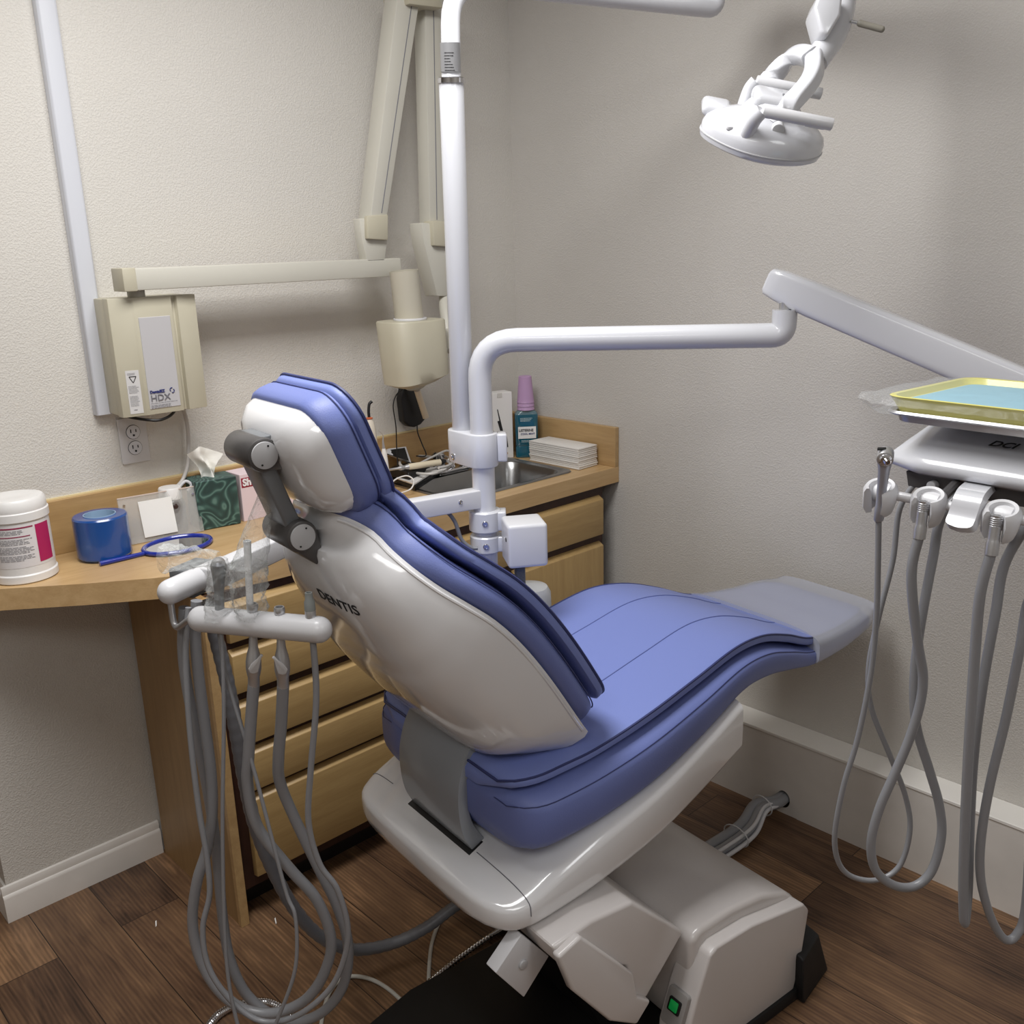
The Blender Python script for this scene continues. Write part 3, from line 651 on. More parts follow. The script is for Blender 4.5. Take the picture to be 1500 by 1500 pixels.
_x, _y, _ = fr(ax_); 
xd_ = ax_.cross((EYE-top1)).normalized() if False else (EYE-top1).cross(ax_).normalized()*-1
def cylwrap(o_, a_, r_):
    def f(p, z=0):
        q = p-o_; h = q.dot(a_); rad = q-a_*h; return o_+a_*h+rad.normalized()*(r_+.0004+max(0, z))
    return f
fw_ = (EYE-top1); fw_ = (fw_-ax_*fw_.dot(ax_)).normalized()
obj('label_print', lines(top1+ax_*.052+fw_*.02-RT*.014, RT, ax_, .026, 7, .0052, .0016, .5, cylwrap(top1, ax_, .0199)), INK, lpz)
# delivery arm tube
a1 = pd(706, 520, 2.10); AZ = pd(760, 496, 2.08).z
ae = pz(1148, 491, AZ); ae = pd(1148, 491, 1.93) if abs((ae-EYE).dot(FW)-1.95) > .25 else ae
ae.z = AZ
da = thing('tray_boom', 'white bent tube from the post ending in a long flex beam above the tray', 'arm', (px_, py_, zt))
obj('tube', ptube([(px_, py_, zt-.005), (px_, py_, AZ), ae, ae+Z*.052], [.085, .036], .0256, 28), WHITE, da)
obj('pivot_pin', cyl(ae+Z*.05, ae+Z*.07, .012, 20), STEEL, da)
ta = (ae-EYE).dot(FW)
fb0 = pd(1125, 411, ta); fb1 = pd(1560, 595, ta-.22)
bd = (fb1-fb0).normalized(); bside = bd.cross(Z).normalized(); bup = bside.cross(bd)
prof = [(-.001, -.026), (.02, -.034), (.1, -.037), (.62, -.037), (.62, .037), (.1, .037), (.02, .034), (-.0, .022)]
L_ = (fb1-fb0).length
pts = [fb0+bd*(u if u < .2 else L_)+bup*v for u, v in prof]
rg = []
for u, hb, ht, wd in ((0, -.022, .022, .018), (.005, -.027, .028, .022), (.03, -.031, .032, .024), (.1, -.035, .035, .026), (L_, -.036, .036, .027)):
    cz_, hh = (hb+ht)/2, (ht-hb)/2
    rg.append([fb0+bd*u+bside*wd*x+bup*(cz_+hh*y) for x, y in sup(28, 5)])
obj('flex_arm', loft(rg), WHITE, da, 45)
#PART4
# ================================================================== delivery head
EA = math.radians(-95); HE = V((math.cos(EA), math.sin(EA), 0)); HO = V((-math.sin(EA)*-1, math.cos(EA), 0)); 
HO = V((HE.y, -HE.x, 0)); 
if HO.x > 0: HO = -HO
H0 = pd(1288, 684, 1.385)   # near-left lower corner of the head front
def h(e, n, z): return H0+HE*e-HO*n+Z*z      # e along the front, n inwards, z up
dh = thing('instrument_console', 'white rounded instrument delivery head under the tray, with a rail of handpiece holders', 'delivery unit', tuple(H0))
hp_ = [(0.0, .002), (-.004, .010), (-.002, .018), (.01, .026), (.05, .040), (.10, .056), (.14, .066), (.20, .068), (.30, .066), (.34, .05), (.34, .0), (.02, -.006)]
hr = []
for i in range(25):
    e = .62*i/24; k = 1
    if e < .05: k = math.sqrt(1-((.05-e)/.05)**2*.8)
    ins = (.05-e)*.9 if e < .05 else 0
    row = []
    for n, z in hp_:
        nn_ = n+ins*.6*(1 if n < .17 else -1)
        row.append(h(e, nn_, z*(.55+.45*k)))
    hr.append(row)
hm = bevel(loft(hr), .005, 3, 25)
obj('housing', hm, WHITE, dh, 50)
text('maker_lettering', 'DCI', .021, h(.128, .050, .0425), HE, (h(0, .10, .056)-h(0, .05, .04)), INK, dh, bold=.0002, shear=.25)
obj('under_plate', prism([h(.03, .02, -.004), h(.62, .02, -.004), h(.62, .02, -.026), h(.035, .02, -.026)], -HO*.01, .001, 1), GREYD, dh)
for e in (.075, .235, .40): obj('plate_bolt', cyl(h(e, .02, -.017), h(e, .008, -.017), .007, 20, .0015), GREYP, dh)
# rail with holders
RL = pd(1271, 718, 1.35); 
def rl(e, n=0, z=0): return RL+HE*e-HO*n+Z*z
obj('holder_rail', capsule(rl(0), rl(.62), .0065), WHITE2, dh)
for e in (.1, .42): obj('rail_bracket', tube([rl(e), rl(e, .03, .01), h(e, .06, -.002)], .007, 10), GREYD, dh)
def cupp(e, tilt=0):
    o_ = rl(e, -.012, -.004); ax = (Z*.86+HO*.35+HE*.1).normalized(); x_, y_, a_ = fr(ax, HO)
    R_ = []
    seg = 26
    def rg_(r, hh, gap=True): 
        out = []
        for j in range(seg):
            t = math.radians(38)+(2*PI-math.radians(76))*j/(seg-1)
            out.append(o_+a_*hh+(x_*math.cos(t)+y_*math.sin(t))*r+x_*(-.006 if hh > 0 else 0))
        return out
    prof_ = [(.010, -.022), (.018, -.022), (.0215, -.012), (.0235, .002), (.0225, .012), (.019, .017), (.015, .016), (.0125, .006), (.010, -.022)]
    bm = loft([rg_(*p_) for p_ in prof_], cap=False, ringclosed=False)
    # close the slot ends
    a_in = [rg_(*p_)[0] for p_ in prof_[:-1]]; b_in = [rg_(*p_)[-1] for p_ in prof_[:-1]]
    bm.faces.new([bm.verts.new(p) for p in a_in]); bm.faces.new([bm.verts.new(p) for p in b_in])
    hub = lathe([(.008, -.016), (.0135, -.012), (.0145, 0), (.0135, .012), (.008, .016)], rl(e, .002, .0), HE, 24)
    obj('holder', join(bm, hub), WHITE2, dh, 40)
    return o_, ax
holders = [cupp(e) for e in (.024, .094, .190, .285)]
# levelling/brake lever
pa_ = [h(.135, .03, -.008), rl(.150, -.008, .022), rl(.151, -.026, -.004), rl(.151, -.036, -.018)]
lv = []
for i, p in enumerate(cr(pa_, 6)):
    k = i/18; w_ = .0195
    if k > .8: w_ = .0195*math.sqrt(max(.03, 1-((k-.8)/.2)**2))
    lv.append([p-HE*w_-HO*.004-Z*.004, p+HE*w_-HO*.004-Z*.004, p+HE*w_*.92+HO*.004+Z*.004, p-HE*w_*.92+HO*.004+Z*.004])
obj('brake_lever', bevel(loft(lv), .002, 2, 40), WHITE, dh, 50)
# the support under the flex arm, outside the frame to the right
obj('support_column', cyl(h(.55, .2, .06), V((h(.55, .2, 0).x, h(.55, .2, 0).y, fb1.z+.02)), .02, 20), WHITE, dh)
# steel tray, yellow tray, bib, film
N0 = pd(1291, 579, 1.35)
ty = (HE, -HO, Z)
def trayrings(c0, L, W, zs, r, lip):
    out = []
    for z, gr in zs:
        out.append([c0+HE*(L/2+x*(1+2*gr/L))+(-HO)*(W/2+y*(1+2*gr/W))+Z*z for x, y in rrect(L, W, r, 6)])
    return out
TL, TW = .34, .245
st = obj('steel_tray', loft(trayrings(N0-Z*.026, TL, TW, ((-.012, -.02), (-.010, -.012), (.004, -.008), (.006, -.002), (.003, .001), (.001, -.001), (.001, -.009), (-.006, -.014), (-.007, -.03)), .03, 0)), STEEL)
tag(st, 'shallow stainless steel tray under the yellow tray', 'tray')
obj_t = obj('plastic_tray', loft(trayrings(N0, TL, TW, ((-.0245, -.018), (-.0245, -.012), (-.003, -.002), (.0, .0), (.001, -.002), (0, -.007), (-.003, -.009), (-.008, -.013), (-.010, -.03)), .03, 0)), TRAYY)
tag(obj_t, 'pale yellow plastic instrument tray lined with a blue sheet', 'tray')
bb_ = obj('tray_liner', loft(trayrings(N0, TL, TW, ((-.0095, -.017), (-.0075, -.017)), .02, 0)), MASKB); tag(bb_, 'light blue paper sheet lying in the yellow tray', 'paper sheet')
# film sleeve: wrapped loosely round the tray
fm = bmesh.new(); NX, NY = 44, 16
def fp(i, j):
    u = i/(NX-1); v = 2*PI*j/NY
    e = -.032+u*.40; yy_ = math.cos(v)*(TW/2+.006); zz = math.sin(v)
    zt_ = .004 if zz > 0 else -.034
    k = 1 if e > 0 else max(.15, 1+e/.07*.8)
    p = N0+HE*e-HO*(TW/2+yy_*(1 if e > 0 else (1+e*3)))+Z*((-.012)+(zt_+.012)*abs(zz)**.4*k)
    p += Z*(noise.noise(V((e*40, v*2, 1)))*.002 if e > 0 else noise.noise(V((e*50, v*2, 3)))*.006+.004*(-e/.05)*k)+HE*(noise.noise(V((v*3, 1, e*9)))*.02 if e < -.03 else 0)
    return p
rgs = [[fp(i, j) for j in range(NY)] for i in range(NX)]
ob = obj('film_sleeve', loft(rgs, cap=False), CLEARF); tag(ob, 'clear crinkled film sleeve pulled over the yellow instrument tray', 'plastic film')
# air-water syringe in the first holder
def handpiece(o_, ax):
    pass
s0 = pd(1297, 668, 1.285); s1 = pd(1287, 762, 1.33)
sd = (s0-s1).normalized(); sx_, sy_, _a = fr(sd, EYE-s0)
sy = thing('air_water_syringe', 'silver air-water syringe standing in the leftmost holder of the delivery head', 'syringe', tuple(s1))
Ls = (s0-s1).length
obj('handle', lathe([(.0068, 0), (.0078, .002), (.0078, .02), (.007, .024), (.0075, .05), (.0088, Ls*.78), (.0115, Ls*.93), (.0125, Ls), (.011, Ls+.006), (.005, Ls+.009)], s1, sd, 22, sy=.85), mat('satin_silver', (172, 174, 184), .35, metal=.45), sy)
obj('head', cyl(s0+sx_*.012-sy_*.0, s0-sx_*.01, .011, 24, .002), STEEL, sy)
obj('nozzle_nut', lathe([(.008, 0), (.008, .004), (.005, .005), (.0035, .010), (.0018, .010), (.0016, .004)], s0+sx_*.011+sy_*-.006*0, (sx_*.9+RT*.35).normalized(), 20), CHROME, sy)
obj('button', obox(s0+sd*.0105-RT*.006, (RT, sd, sx_), (.012, .003, .006), .001), BLACK, sy)
text('maker_lettering', 'DCI', .006, s0-sd*.004-RT*.008+sx_*.0128, RT, sd, INK, sy, shear=.2)
# connectors
def connector(e, name_, lab):
    p0 = rl(e, -.020, .006); p1 = p0-Z*.052+HO*.004
    ax = (p0-p1).normalized()
    pr_ = []
    LL = (p0-p1).length
    pr_ = [(.0062, 0), (.0082, .001), (.0085, .016), (.0075, .020)]
    hh = .022
    while hh < LL-.014: pr_ += [(.0072, hh)]; hh += .004
    for k in range(5): pr_ += [(.0074, LL-.014+k*.0026), (.0064, LL-.0132+k*.0026)]
    pr_ += [(.0070, LL), (.005, LL), (.0045, LL-.004)]
    return obj(name_, lathe(pr_, p1, ax, 22), STEEL, None), p1
HG = [1.28, 1.24, 1.16, 1.12]
def hose(pix, g, r, lab, m=HOSE, cat='hose', dg=None, name='hose', k=8, grp=None, first=None, last=None, seg=12, bow=0):
    n = len(pix); P = []
    for i, (x, y) in enumerate(pix):
        gg = (g if dg is None else g+dg*(i/(n-1)))+bow*math.sin(PI*i/(n-1))
        P.append(pg(x, y, gg))
    if first is not None: P[0] = V(first)
    if last is not None: P[-1] = V(last)
    P = [V((p.x, p.y, max(p.z, r+.001))) for p in P]
    o = obj(name, tube(P, r, seg, k), m); tag(o, lab, cat, grp); return o
gS = (s1-EYE).dot(HF)
hose([(1287, 762), (1286, 830), (1284, 900), (1276, 985), (1257, 1080), (1236, 1150), (1223, 1220), (1228, 1262), (1248, 1284), (1285, 1289), (1318, 1268), (1333, 1215), (1326, 1165), (1303, 1105), (1276, 1035), (1273, 975), (1288, 900), (1308, 820), (1318, 745), (1327, 695)], gS, .0042, 'thin grey hose looping down from the silver syringe at the left end of the rail', dg=.06, last=h(.045, .03, -.015))
cA, pA = connector(.094, 'handpiece_connector', ''); tag(cA, 'steel threaded handpiece connector in the second holder from the left of the delivery head', 'connector')
cB, pB = connector(.190, 'handpiece_connector', ''); tag(cB, 'steel threaded handpiece connector in the third holder, right of the white brake lever', 'connector')
hose([(1343, 778), (1336, 830), (1337, 880), (1345, 945), (1352, 990), (1348, 1030), (1333, 1080), (1312, 1130), (1288, 1185), (1276, 1235), (1283, 1275), (1310, 1297), (1340, 1298), (1365, 1275), (1379, 1225), (1376, 1180), (1362, 1130), (1345, 1075), (1339, 1030), (1341, 970), (1351, 900), (1367, 815), (1378, 760), (1388, 715)], (pA-EYE).dot(HF), .0068, 'thick grey hose crossing itself in a loop below the second holder', dg=.06, first=pA+Z*.004, last=h(.11, .03, -.02))
hose([(1446, 800), (1436, 870), (1428, 960), (1420, 1080), (1414, 1200), (1411, 1300), (1413, 1352), (1418, 1300), (1421, 1200), (1427, 1100), (1440, 1000), (1458, 900), (1474, 820), (1484, 730)], (pB-EYE).dot(HF), .0068, 'grey hose hanging in a narrow edge-on loop below the third holder', dg=.07, first=pB+Z*.004, last=h(.215, .03, -.02))
e4 = rl(.285, -.02, -.04)
hose([(1530, 800), (1512, 870), (1494, 950), (1474, 1050), (1450, 1150), (1437, 1230), (1437, 1290), (1452, 1345), (1472, 1376), (1490, 1368), (1502, 1330), (1510, 1200), (1518, 1000), (1524, 850)], 1.14, .0062, 'grey hose making a wide loop at the right edge of the picture', dg=.05, first=e4)
cC = obj('handpiece_connector', cyl(e4-Z*.005, e4+Z*.05, .008, 18, .001), STEEL); tag(cC, 'steel handpiece connector in the rightmost holder, at the picture edge', 'connector')
#PART5
# ================================================================== assistant arm
ZA = 1.062
aw = thing('assistant_arm', 'white square-section arm reaching left from the post behind the headrest to the padded bars', 'arm', (px_, py_, ZA-.03))
k0 = V((px_, py_, 0)); k0.z = pd(690, 738, 2.1).z; ZA = k0.z
k1 = pz(478, 768, ZA)
kb0 = pz(300, 850, ZA); 
def beam(p, q, w_, h_, bev=.003):
    d = (q-p).normalized(); s_ = d.cross(Z).normalized(); u_ = s_.cross(d)
    return obox((p+q)/2, (d, s_, u_), ((q-p).length, w_, h_), bev)
b_1 = obj('inner_link', beam(k0, k1, .036, .042), WHITE2, aw)
rvd = (k1-k0).normalized(); sdd = rvd.cross(Z).normalized(); 
if sdd.dot(TOC) < 0: sdd = -sdd
screw(k0+rvd*.07+sdd*.018+Z*.002, sdd, .005, b_1)
b_2 = obj('outer_link', beam(k1, kb0, .036, .042), WHITE2, aw)
obj('elbow_pivot', cyl(k1-Z*.024, k1+Z*.024, .024, 24, .002), WHITE2, aw)
obj('end_block', obox(pz(285, 846, ZA-.004), ((k1-kb0).normalized(), (k1-kb0).normalized().cross(Z), Z), (.07, .05, .05), .004), GREYM, aw)
# clip and cable under the inner link
hose([(592, 752), (612, 752), (648, 748), (665, 762), (676, 790), (690, 802), (700, 803)], (k0-EYE).dot(HF)-.045, .0045, 'short grey cable sagging from a clip below the white arm to the post collar', m=HOSED, cat='cable', name='control_cable')
# padded bars
zb1 = ZA+.0
A0 = pz(236, 873, zb1); A1 = pz(312, 838, zb1); 
gA = (A0-EYE).dot(HF)
br_ = .0215
hb = thing('holder_bar', 'pair of white rounded instrument bars joined by a bent steel rod, left of the chair', 'instrument holder', tuple(A0))
obj('short_bar', capsule(A0, A1+(A1-A0)*.35, br_), WHITE2, hb)
zb2 = zb1-.03
B0 = pz(278, 905, zb2); B1 = pz(485, 924, zb2)
obj('long_bar', capsule(B0, B1, br_), WHITE2, hb)
obj('steel_rod', ptube([A0-Z*.01+(A1-A0)*.15, A0-Z*.07+(A1-A0)*.15, V((B0.x, B0.y, B0.z))+V((0, 0, -.002)), B0+(B1-B0)*.1], [.045, .03], .0055, 16), STEEL, hb)
def onbar(x): # point of the long bar under image column x
    lo, hi = 0., 1.
    for _ in range(30):
        m_ = (lo+hi)/2; q = B0.lerp(B1, m_)-EYE; xx_ = 750+FPX*q.dot(RT)/q.dot(FW)
        if xx_ < x: lo = m_
        else: hi = m_
    return B0.lerp(B1, lo)
# suction valves
def lift(p, y_img, x_img):
    """point vertically below p seen near given pixel row"""
    return pg(x_img, y_img, (p-EYE).dot(HF))
def valve(xi, ytop, ybot, xb, flip, lab):
    bp_ = onbar(xi); g_ = (bp_-EYE).dot(HF)+.0
    t0 = pg(xi, ytop, g_); t1 = pg(xb, ybot, g_)
    ax = (t0-t1).normalized(); L__ = (t0-t1).length; th_ = thing('suction_valve', lab, 'suction valve', tuple(t1))
    obj('body', lathe([(.0085, 0), (.0095, .001), (.0095, .018), (.0108, .021), (.0125, .032), (.0125, .045), (.0105, .058), (.0075, .07), (.0062, .09), (.0062, L__-.014), (.0085, L__-.010), (.009, L__-.004), (.0078, L__), (.0062, L__), (.0058, L__-.012), (.0005, L__-.012)], t1, ax, 24), STEEL, th_)
    fr_ = (EYE-t1); fr_ = (fr_-ax*fr_.dot(ax)).normalized(); sd_ = ax.cross(fr_)
    if sd_.dot(RT) < 0: sd_ = -sd_
    sd_ = sd_*flip; q = t1+ax*.038+fr_*.011
    pts_ = [(0, -.009), (.007, -.006), (.009, .003), (.0125, .019), (.0155, .022), (.012, .025), (.006, .017), (-.003, .009), (-.0085, .0), (-.006, -.007)]
    obj('lever', prism([q+sd_*x+ax*y for x, y in pts_], fr_*.005, .0012, 2), mat('valve_lever_grey', (188, 186, 186), .4) if False else GREYLEV, th_)
    return t1, g_
GREYLEV = mat('valve_lever_grey', (186, 184, 184), .4)
v1, g1 = valve(370, 884, 1005, 372, 1, 'steel suction valve below the long white bar, left one with its lever to the right')
v2, g2 = valve(409, 889, 1007, 415, -1, 'steel suction valve with its open mouth above the long white bar')
# grey-tipped small saliva ejector
bpt = onbar(456); g3 = (bpt-EYE).dot(HF); t0 = pg(452, 868, g3); t1 = pg(458, 935, g3); ax = (t0-t1).normalized(); L__ = (t0-t1).length
se = thing('saliva_ejector', 'small valve with grey rubber tip at the right end of the long white bar', 'saliva ejector', tuple(t1))
obj('body', lathe([(.006, 0), (.0065, .012), (.007, L__*.35), (.0085, L__*.42), (.0088, L__*.62), (.0085, L__*.63)], t1, ax, 20), STEEL, se)
obj('tip', lathe([(.0088, L__*.62), (.0085, L__*.8), (.0065, L__*.86), (.0058, L__), (.004, L__), (.0035, L__-.006)], t1, ax, 20), mat('tip_grey', (132, 136, 134), .6), se)
# sleeved syringe and sleeved tip
sA = onbar(322); g4 = (sA-EYE).dot(HF); u0 = pg(320, 828, g4); u1 = pg(322, 903, g4); ax = (u0-u1).normalized(); Lu = (u0-u1).length
s2 = thing('air_water_syringe', 'grey syringe wrapped in crinkled clear film at the left end of the long bar', 'syringe', tuple(u1))
obj('handle', lathe([(.0075, 0), (.008, Lu*.5), (.010, Lu*.75), (.0125, Lu*.93), (.0125, Lu*1.02), (.008, Lu*1.08)], u1, ax, 20), mat('sleeved_syringe_grey', (128, 130, 134), .35, metal=.5), s2)
fx, fy, _a = fr(ax, EYE-u0)
obj('head', cyl(u0+fx*.008, u0-fx*.012, .011, 20, .002), STEEL, s2)
def crinkle(p, q, r0, r1, seed, n=26, seg=26, amp=.35):
    p, q = V(p), V(q); x_, y_, a_ = fr(q-p); Lc = (q-p).length; R_ = []
    for i in range(n):
        u = i/(n-1); rr = r0+(r1-r0)*u; row = []
        for j in range(seg):
            t = 2*PI*j/seg; d = x_*math.cos(t)+y_*math.sin(t)
            nz = noise.noise(V((math.cos(t)*1.6, math.sin(t)*1.6, u*7+seed)))+.5*noise.noise(V((math.cos(t)*4, math.sin(t)*4, u*17+seed)))
            row.append(p+a_*Lc*u+d*rr*(1+amp*nz))
        R_.append(row)
    return loft(R_, cap=False)
o = obj('barrier_film', join(crinkle(u1-ax*.002, u0+ax*.012, .025, .014, 1), crinkle(u0+ax*.012, u0-RT*.09+UP*.012, .012, .024, 6, 16, 16, .3)), CLEAR, s2, 80)
sB = onbar(366); g5 = (sB-EYE).dot(HF); w0 = pg(362, 792, g5); w1 = pg(367, 903, g5)
s3 = thing('sleeved_suction_tip', 'white suction tip standing in a tall crinkled clear sleeve on the long bar', 'suction tip', tuple(w1))
ax = (w0-w1).normalized()
obj('tip', lathe([(.0058, 0), (.0058, (w0-w1).length*.9), (.0064, (w0-w1).length), (.005, (w0-w1).length), (.0045, (w0-w1).length-.01)], w1, ax, 18), mat('white_suction_tip', (232, 234, 236), .4), s3)
w2 = pg(388, 728, g5+.03)
ob = obj('barrier_film', join(crinkle(w1+ax*.0, w1+ax*(w0-w1).length*.72, .026, .027, 3, 24, 26, .4), crinkle(w1+ax*(w0-w1).length*.6, w2, .03, .012, 9, 20, 20, .12)), CLEAR, s3, 80)
# hoses of the assistant side
GB = (A0-EYE).dot(HF)+.03
hose([(372, 1003), (368, 1050), (364, 1110), (363, 1150), (378, 1212), (424, 1272), (464, 1318), (485, 1376), (475, 1425), (450, 1462), (415, 1481), (380, 1484), (345, 1472), (312, 1440), (290, 1395), (282, 1345), (289, 1290), (303, 1245), (311, 1190), (309, 1130), (300, 1060), (291, 990), (286, 930), (288, 880)], g1, .0098, 'thick grey suction hose looping from the left suction valve down toward the floor', dg=GB-g1, first=v1+Z*.003)
hose([(415, 1006), (412, 1060), (408, 1110), (410, 1145), (430, 1195), (466, 1270), (494, 1328), (510, 1385), (504, 1440), (478, 1478), (440, 1496), (400, 1488), (360, 1455), (337, 1405), (327, 1350), (321, 1290), (314, 1220), (303, 1150), (289, 1080), (275, 1010), (268, 950), (270, 890)], g2, .0098, 'thick grey suction hose looping widest and lowest from the right suction valve', dg=GB-g2+.01, first=v2+Z*.003, bow=.05)
hose([(459, 933), (463, 1000), (462, 1050), (455, 1130), (452, 1205), (468, 1265), (495, 1305), (510, 1370), (492, 1435), (455, 1475), (415, 1495), (375, 1493), (335, 1462), (305, 1415), (297, 1360), (307, 1310), (303, 1255), (292, 1190), (282, 1110), (275, 1030), (272, 960), (276, 890)], g3, .0052, 'thin grey hose from the grey-tipped ejector at the right end of the bar', dg=GB-g3-.02, first=t1+Z*.003, bow=-.035)
hose([(322, 905), (326, 960), (328, 1050), (326, 1200), (328, 1330), (333, 1420), (343, 1480), (354, 1515), (372, 1530), (395, 1515), (412, 1480), (430, 1430), (435, 1389), (432, 1340), (420, 1310), (400, 1235), (378, 1150), (357, 1075), (340, 1020), (325, 960), (318, 890)], g4, .0034, 'thinnest grey line hanging straight down from the film-wrapped syringe', dg=.02, first=u1+Z*.003, bow=-.06)
rc = lambda t, i: (.0135 if i % 3 else .0125)
Tp = [(302, 880, 1.5), (318, 940, 1.5), (334, 1005, 1.5), (346, 1070, 1.5), (358, 1140, 1.51), (374, 1210, 1.53), (400, 1275, 1.56), (434, 1335, 1.6), (474, 1375, 1.65), (520, 1391, 1.7), (575, 1382, 1.74), (622, 1360, 1.76), (655, 1336, 1.78), (690, 1310, 1.80)]
gT = GB+.06
P = [pg(x, y, gT+(g_-1.5)) for x, y, g_ in Tp]
o = obj('corrugated_hose', tube(P, .0125, 14, 12, rfun=rc), HOSED); tag(o, 'ribbed grey main hose running from the white bars down and across to the chair base', 'hose')
# ================================================================== floor cables
def onfloor(pix, r): return [pz(x, y, r+.001) for x, y in pix]
fl = .009
def armour(pix, lab):
    P = cr(onfloor(pix, fl), 22)
    o = obj('armoured_conduit', tube(P, fl, 12, sm=False, rfun=lambda t, i: fl if i % 2 else fl*.82), CHROME); tag(o, lab, 'conduit')
armour([(296, 1520), (318, 1488), (352, 1471), (392, 1468), (425, 1487), (442, 1520)], 'coiled end of flexible steel conduit on the floor under the hose loops')
armour([(560, 1540), (582, 1500), (605, 1465), (640, 1430), (685, 1395), (735, 1362), (800, 1330)], 'flexible steel conduit running across the floor toward the black base plate')
o = obj('white_cable', tube(onfloor([(468, 1520), (474, 1480), (485, 1450), (505, 1432), (535, 1432), (565, 1446), (598, 1474), (621, 1489), (629, 1478), (628, 1430), (633, 1380), (648, 1345), (670, 1330), (720, 1318)], .004), .0045, 10), mat('off_white_cable', (200, 198, 190), .4)); tag(o, 'thin off-white cable curving over the floor between the steel conduit and the hoses', 'cable')
#PART6
# ================================================================== dental lamp
LT = 1.75
LC = pd(1124, 196, LT); LX = (RT*.975-UP*.19).normalized(); LN = (UP*.74-FW*.66+RT*.10); LN = (LN-LX*LN.dot(LX)).normalized(); LY = LN.cross(LX)
def lm(x, y, n): return LC+LX*x+LY*y+LN*n
lamp = thing('dental_lamp', 'white dental operating lamp with two handles hanging from a forked arm at top right', 'lamp', tuple(LC))
def lring(s, n, dx=0, lobe=1):
    out = []
    for i in range(48):
        t = 2*PI*i/48; r = 1+.16*lobe*(max(0, math.cos(t-PI))**6)
        out.append(lm(dx+.105*s*r*math.cos(t), .088*s*(1-.10*math.cos(t))*math.sin(t), n))
    return out
hd = obj('head', loft([lring(.92, -.026), lring(.985, -.022), lring(1.0, -.015), lring(1.0, .002), lring(.96, .012), lring(.82, .024), lring(.62, .033), lring(.5, .038), lring(.42, .052), lring(.36, .058), lring(.1, .06)]), WHITE, lamp, 45)
obj('rim', tube(lring(1.002, -.012), .0016, 6, closed=True, sm=False), GREYP, hd)
obj('lens', loft([lring(.88, -.0275), lring(.88, -.0255)]), mat('lamp_lens', (210, 212, 216), .2), lamp)
obj('hump', obox(lm(-.005, .01, .055), (LX, LY, LN), (.08, .07, .03), .012, 4), WHITE, hd)
obj('sensor_window', obox(lm(.015, .0, .0705), (LX, LY, LN), (.02, .012, .002), .0005), GREYM, hd)
obj('button', cyl(lm(-.078, -.055, .012), lm(-.078, -.055, .019), .006, 16, .001), WHITE2, hd)
for s_ in (-1, 1):
    yb = s_*-.082
    hnd = obj('handle', cyl(lm(-.035, yb, .062), lm(.088, yb, .062), .0105, 24, .0015), WHITE2, lamp)
    obj('handle_bracket', tube([lm(-.035, yb, .062), lm(-.043, yb*.97, .045), lm(-.047, yb*.8, .012)], .0125, 14), WHITE, hnd)
obj('side_lobe', obox(lm(-.098, .045, .014), (LX, LY, LN), (.055, .06, .024), .011, 4), WHITE, hd)
# fork
def arm2(pts, w_, t_, nrm):
    R_ = []
    P_ = cr(pts, 6)
    for i, p in enumerate(P_):
        d = (P_[min(i+1, len(P_)-1)]-P_[max(i-1, 0)]).normalized(); a_ = (nrm-d*nrm.dot(d)).normalized(); b_ = d.cross(a_)
        R_.append([p+a_*w_/2*x+b_*t_/2*y for x, y in sup(20, 5)])
    return loft(R_)
J = pd(1199, 84, LT+.01)
for nm, pts in (('near', ((1193, 84, .0), (1192, 106, -.03), (1180, 128, -.045), (1150, 160, -.05), (1130, 182, -.045))), ('far', ((1188, 84, .0), (1172, 80, .03), (1156, 86, .05), (1132, 112, .06), (1108, 136, .055)))):
    obj('fork_arm', arm2([pd(x, y, LT+g) for x, y, g in pts], (.034 if nm == 'far' else .032), .028, RT*.75+UP*.65), WHITE, lamp, 45)
obj('pivot', cyl(lm(.005, -.065, .03), lm(.005, .065, .03), .011, 20, .002), WHITE2, lamp)
obj('knob', cyl(lm(.05, -.045, .045), lm(.085, -.045, .045), .006, 16, .001), WHITE2, lamp)
K1 = pd(1226, 40, LT+.02); K2 = pd(1236, -20, LT+.03)
obj('elbow', tube([J-(K1-J)*.15, J, K1, K2, K2+Z*.1], .023, 24, rfun=lambda t, i: .0225+.004*t), WHITE, lamp, 45)
obj('elbow_housing', prism([pd(x, y, LT-.032) for x, y in ((1193, 9), (1202, -14), (1236, -14), (1232, 22), (1214, 52), (1203, 47))], FW*.06, .006, 3), WHITE, lamp)
obj('joint_ring', torus(J+(K1-J)*.08, K1-J, .0222, .0012), GREYP, lamp)
kn = obj('friction_lever', capsule(pd(1255, 33, LT), pd(1296, 44, LT-.01), .006), mat('lever_grey', (138, 134, 124), .5), lamp)
obj('stem', cyl(pd(1246, 31, LT), pd(1256, 33.5, LT), .003), STEEL, kn)
# arm above the frame linking pole and lamp
obj('spring_arm', beam(e3+Z*.01, K2+Z*.14, .045, .055, .01), WHITE, lamp)
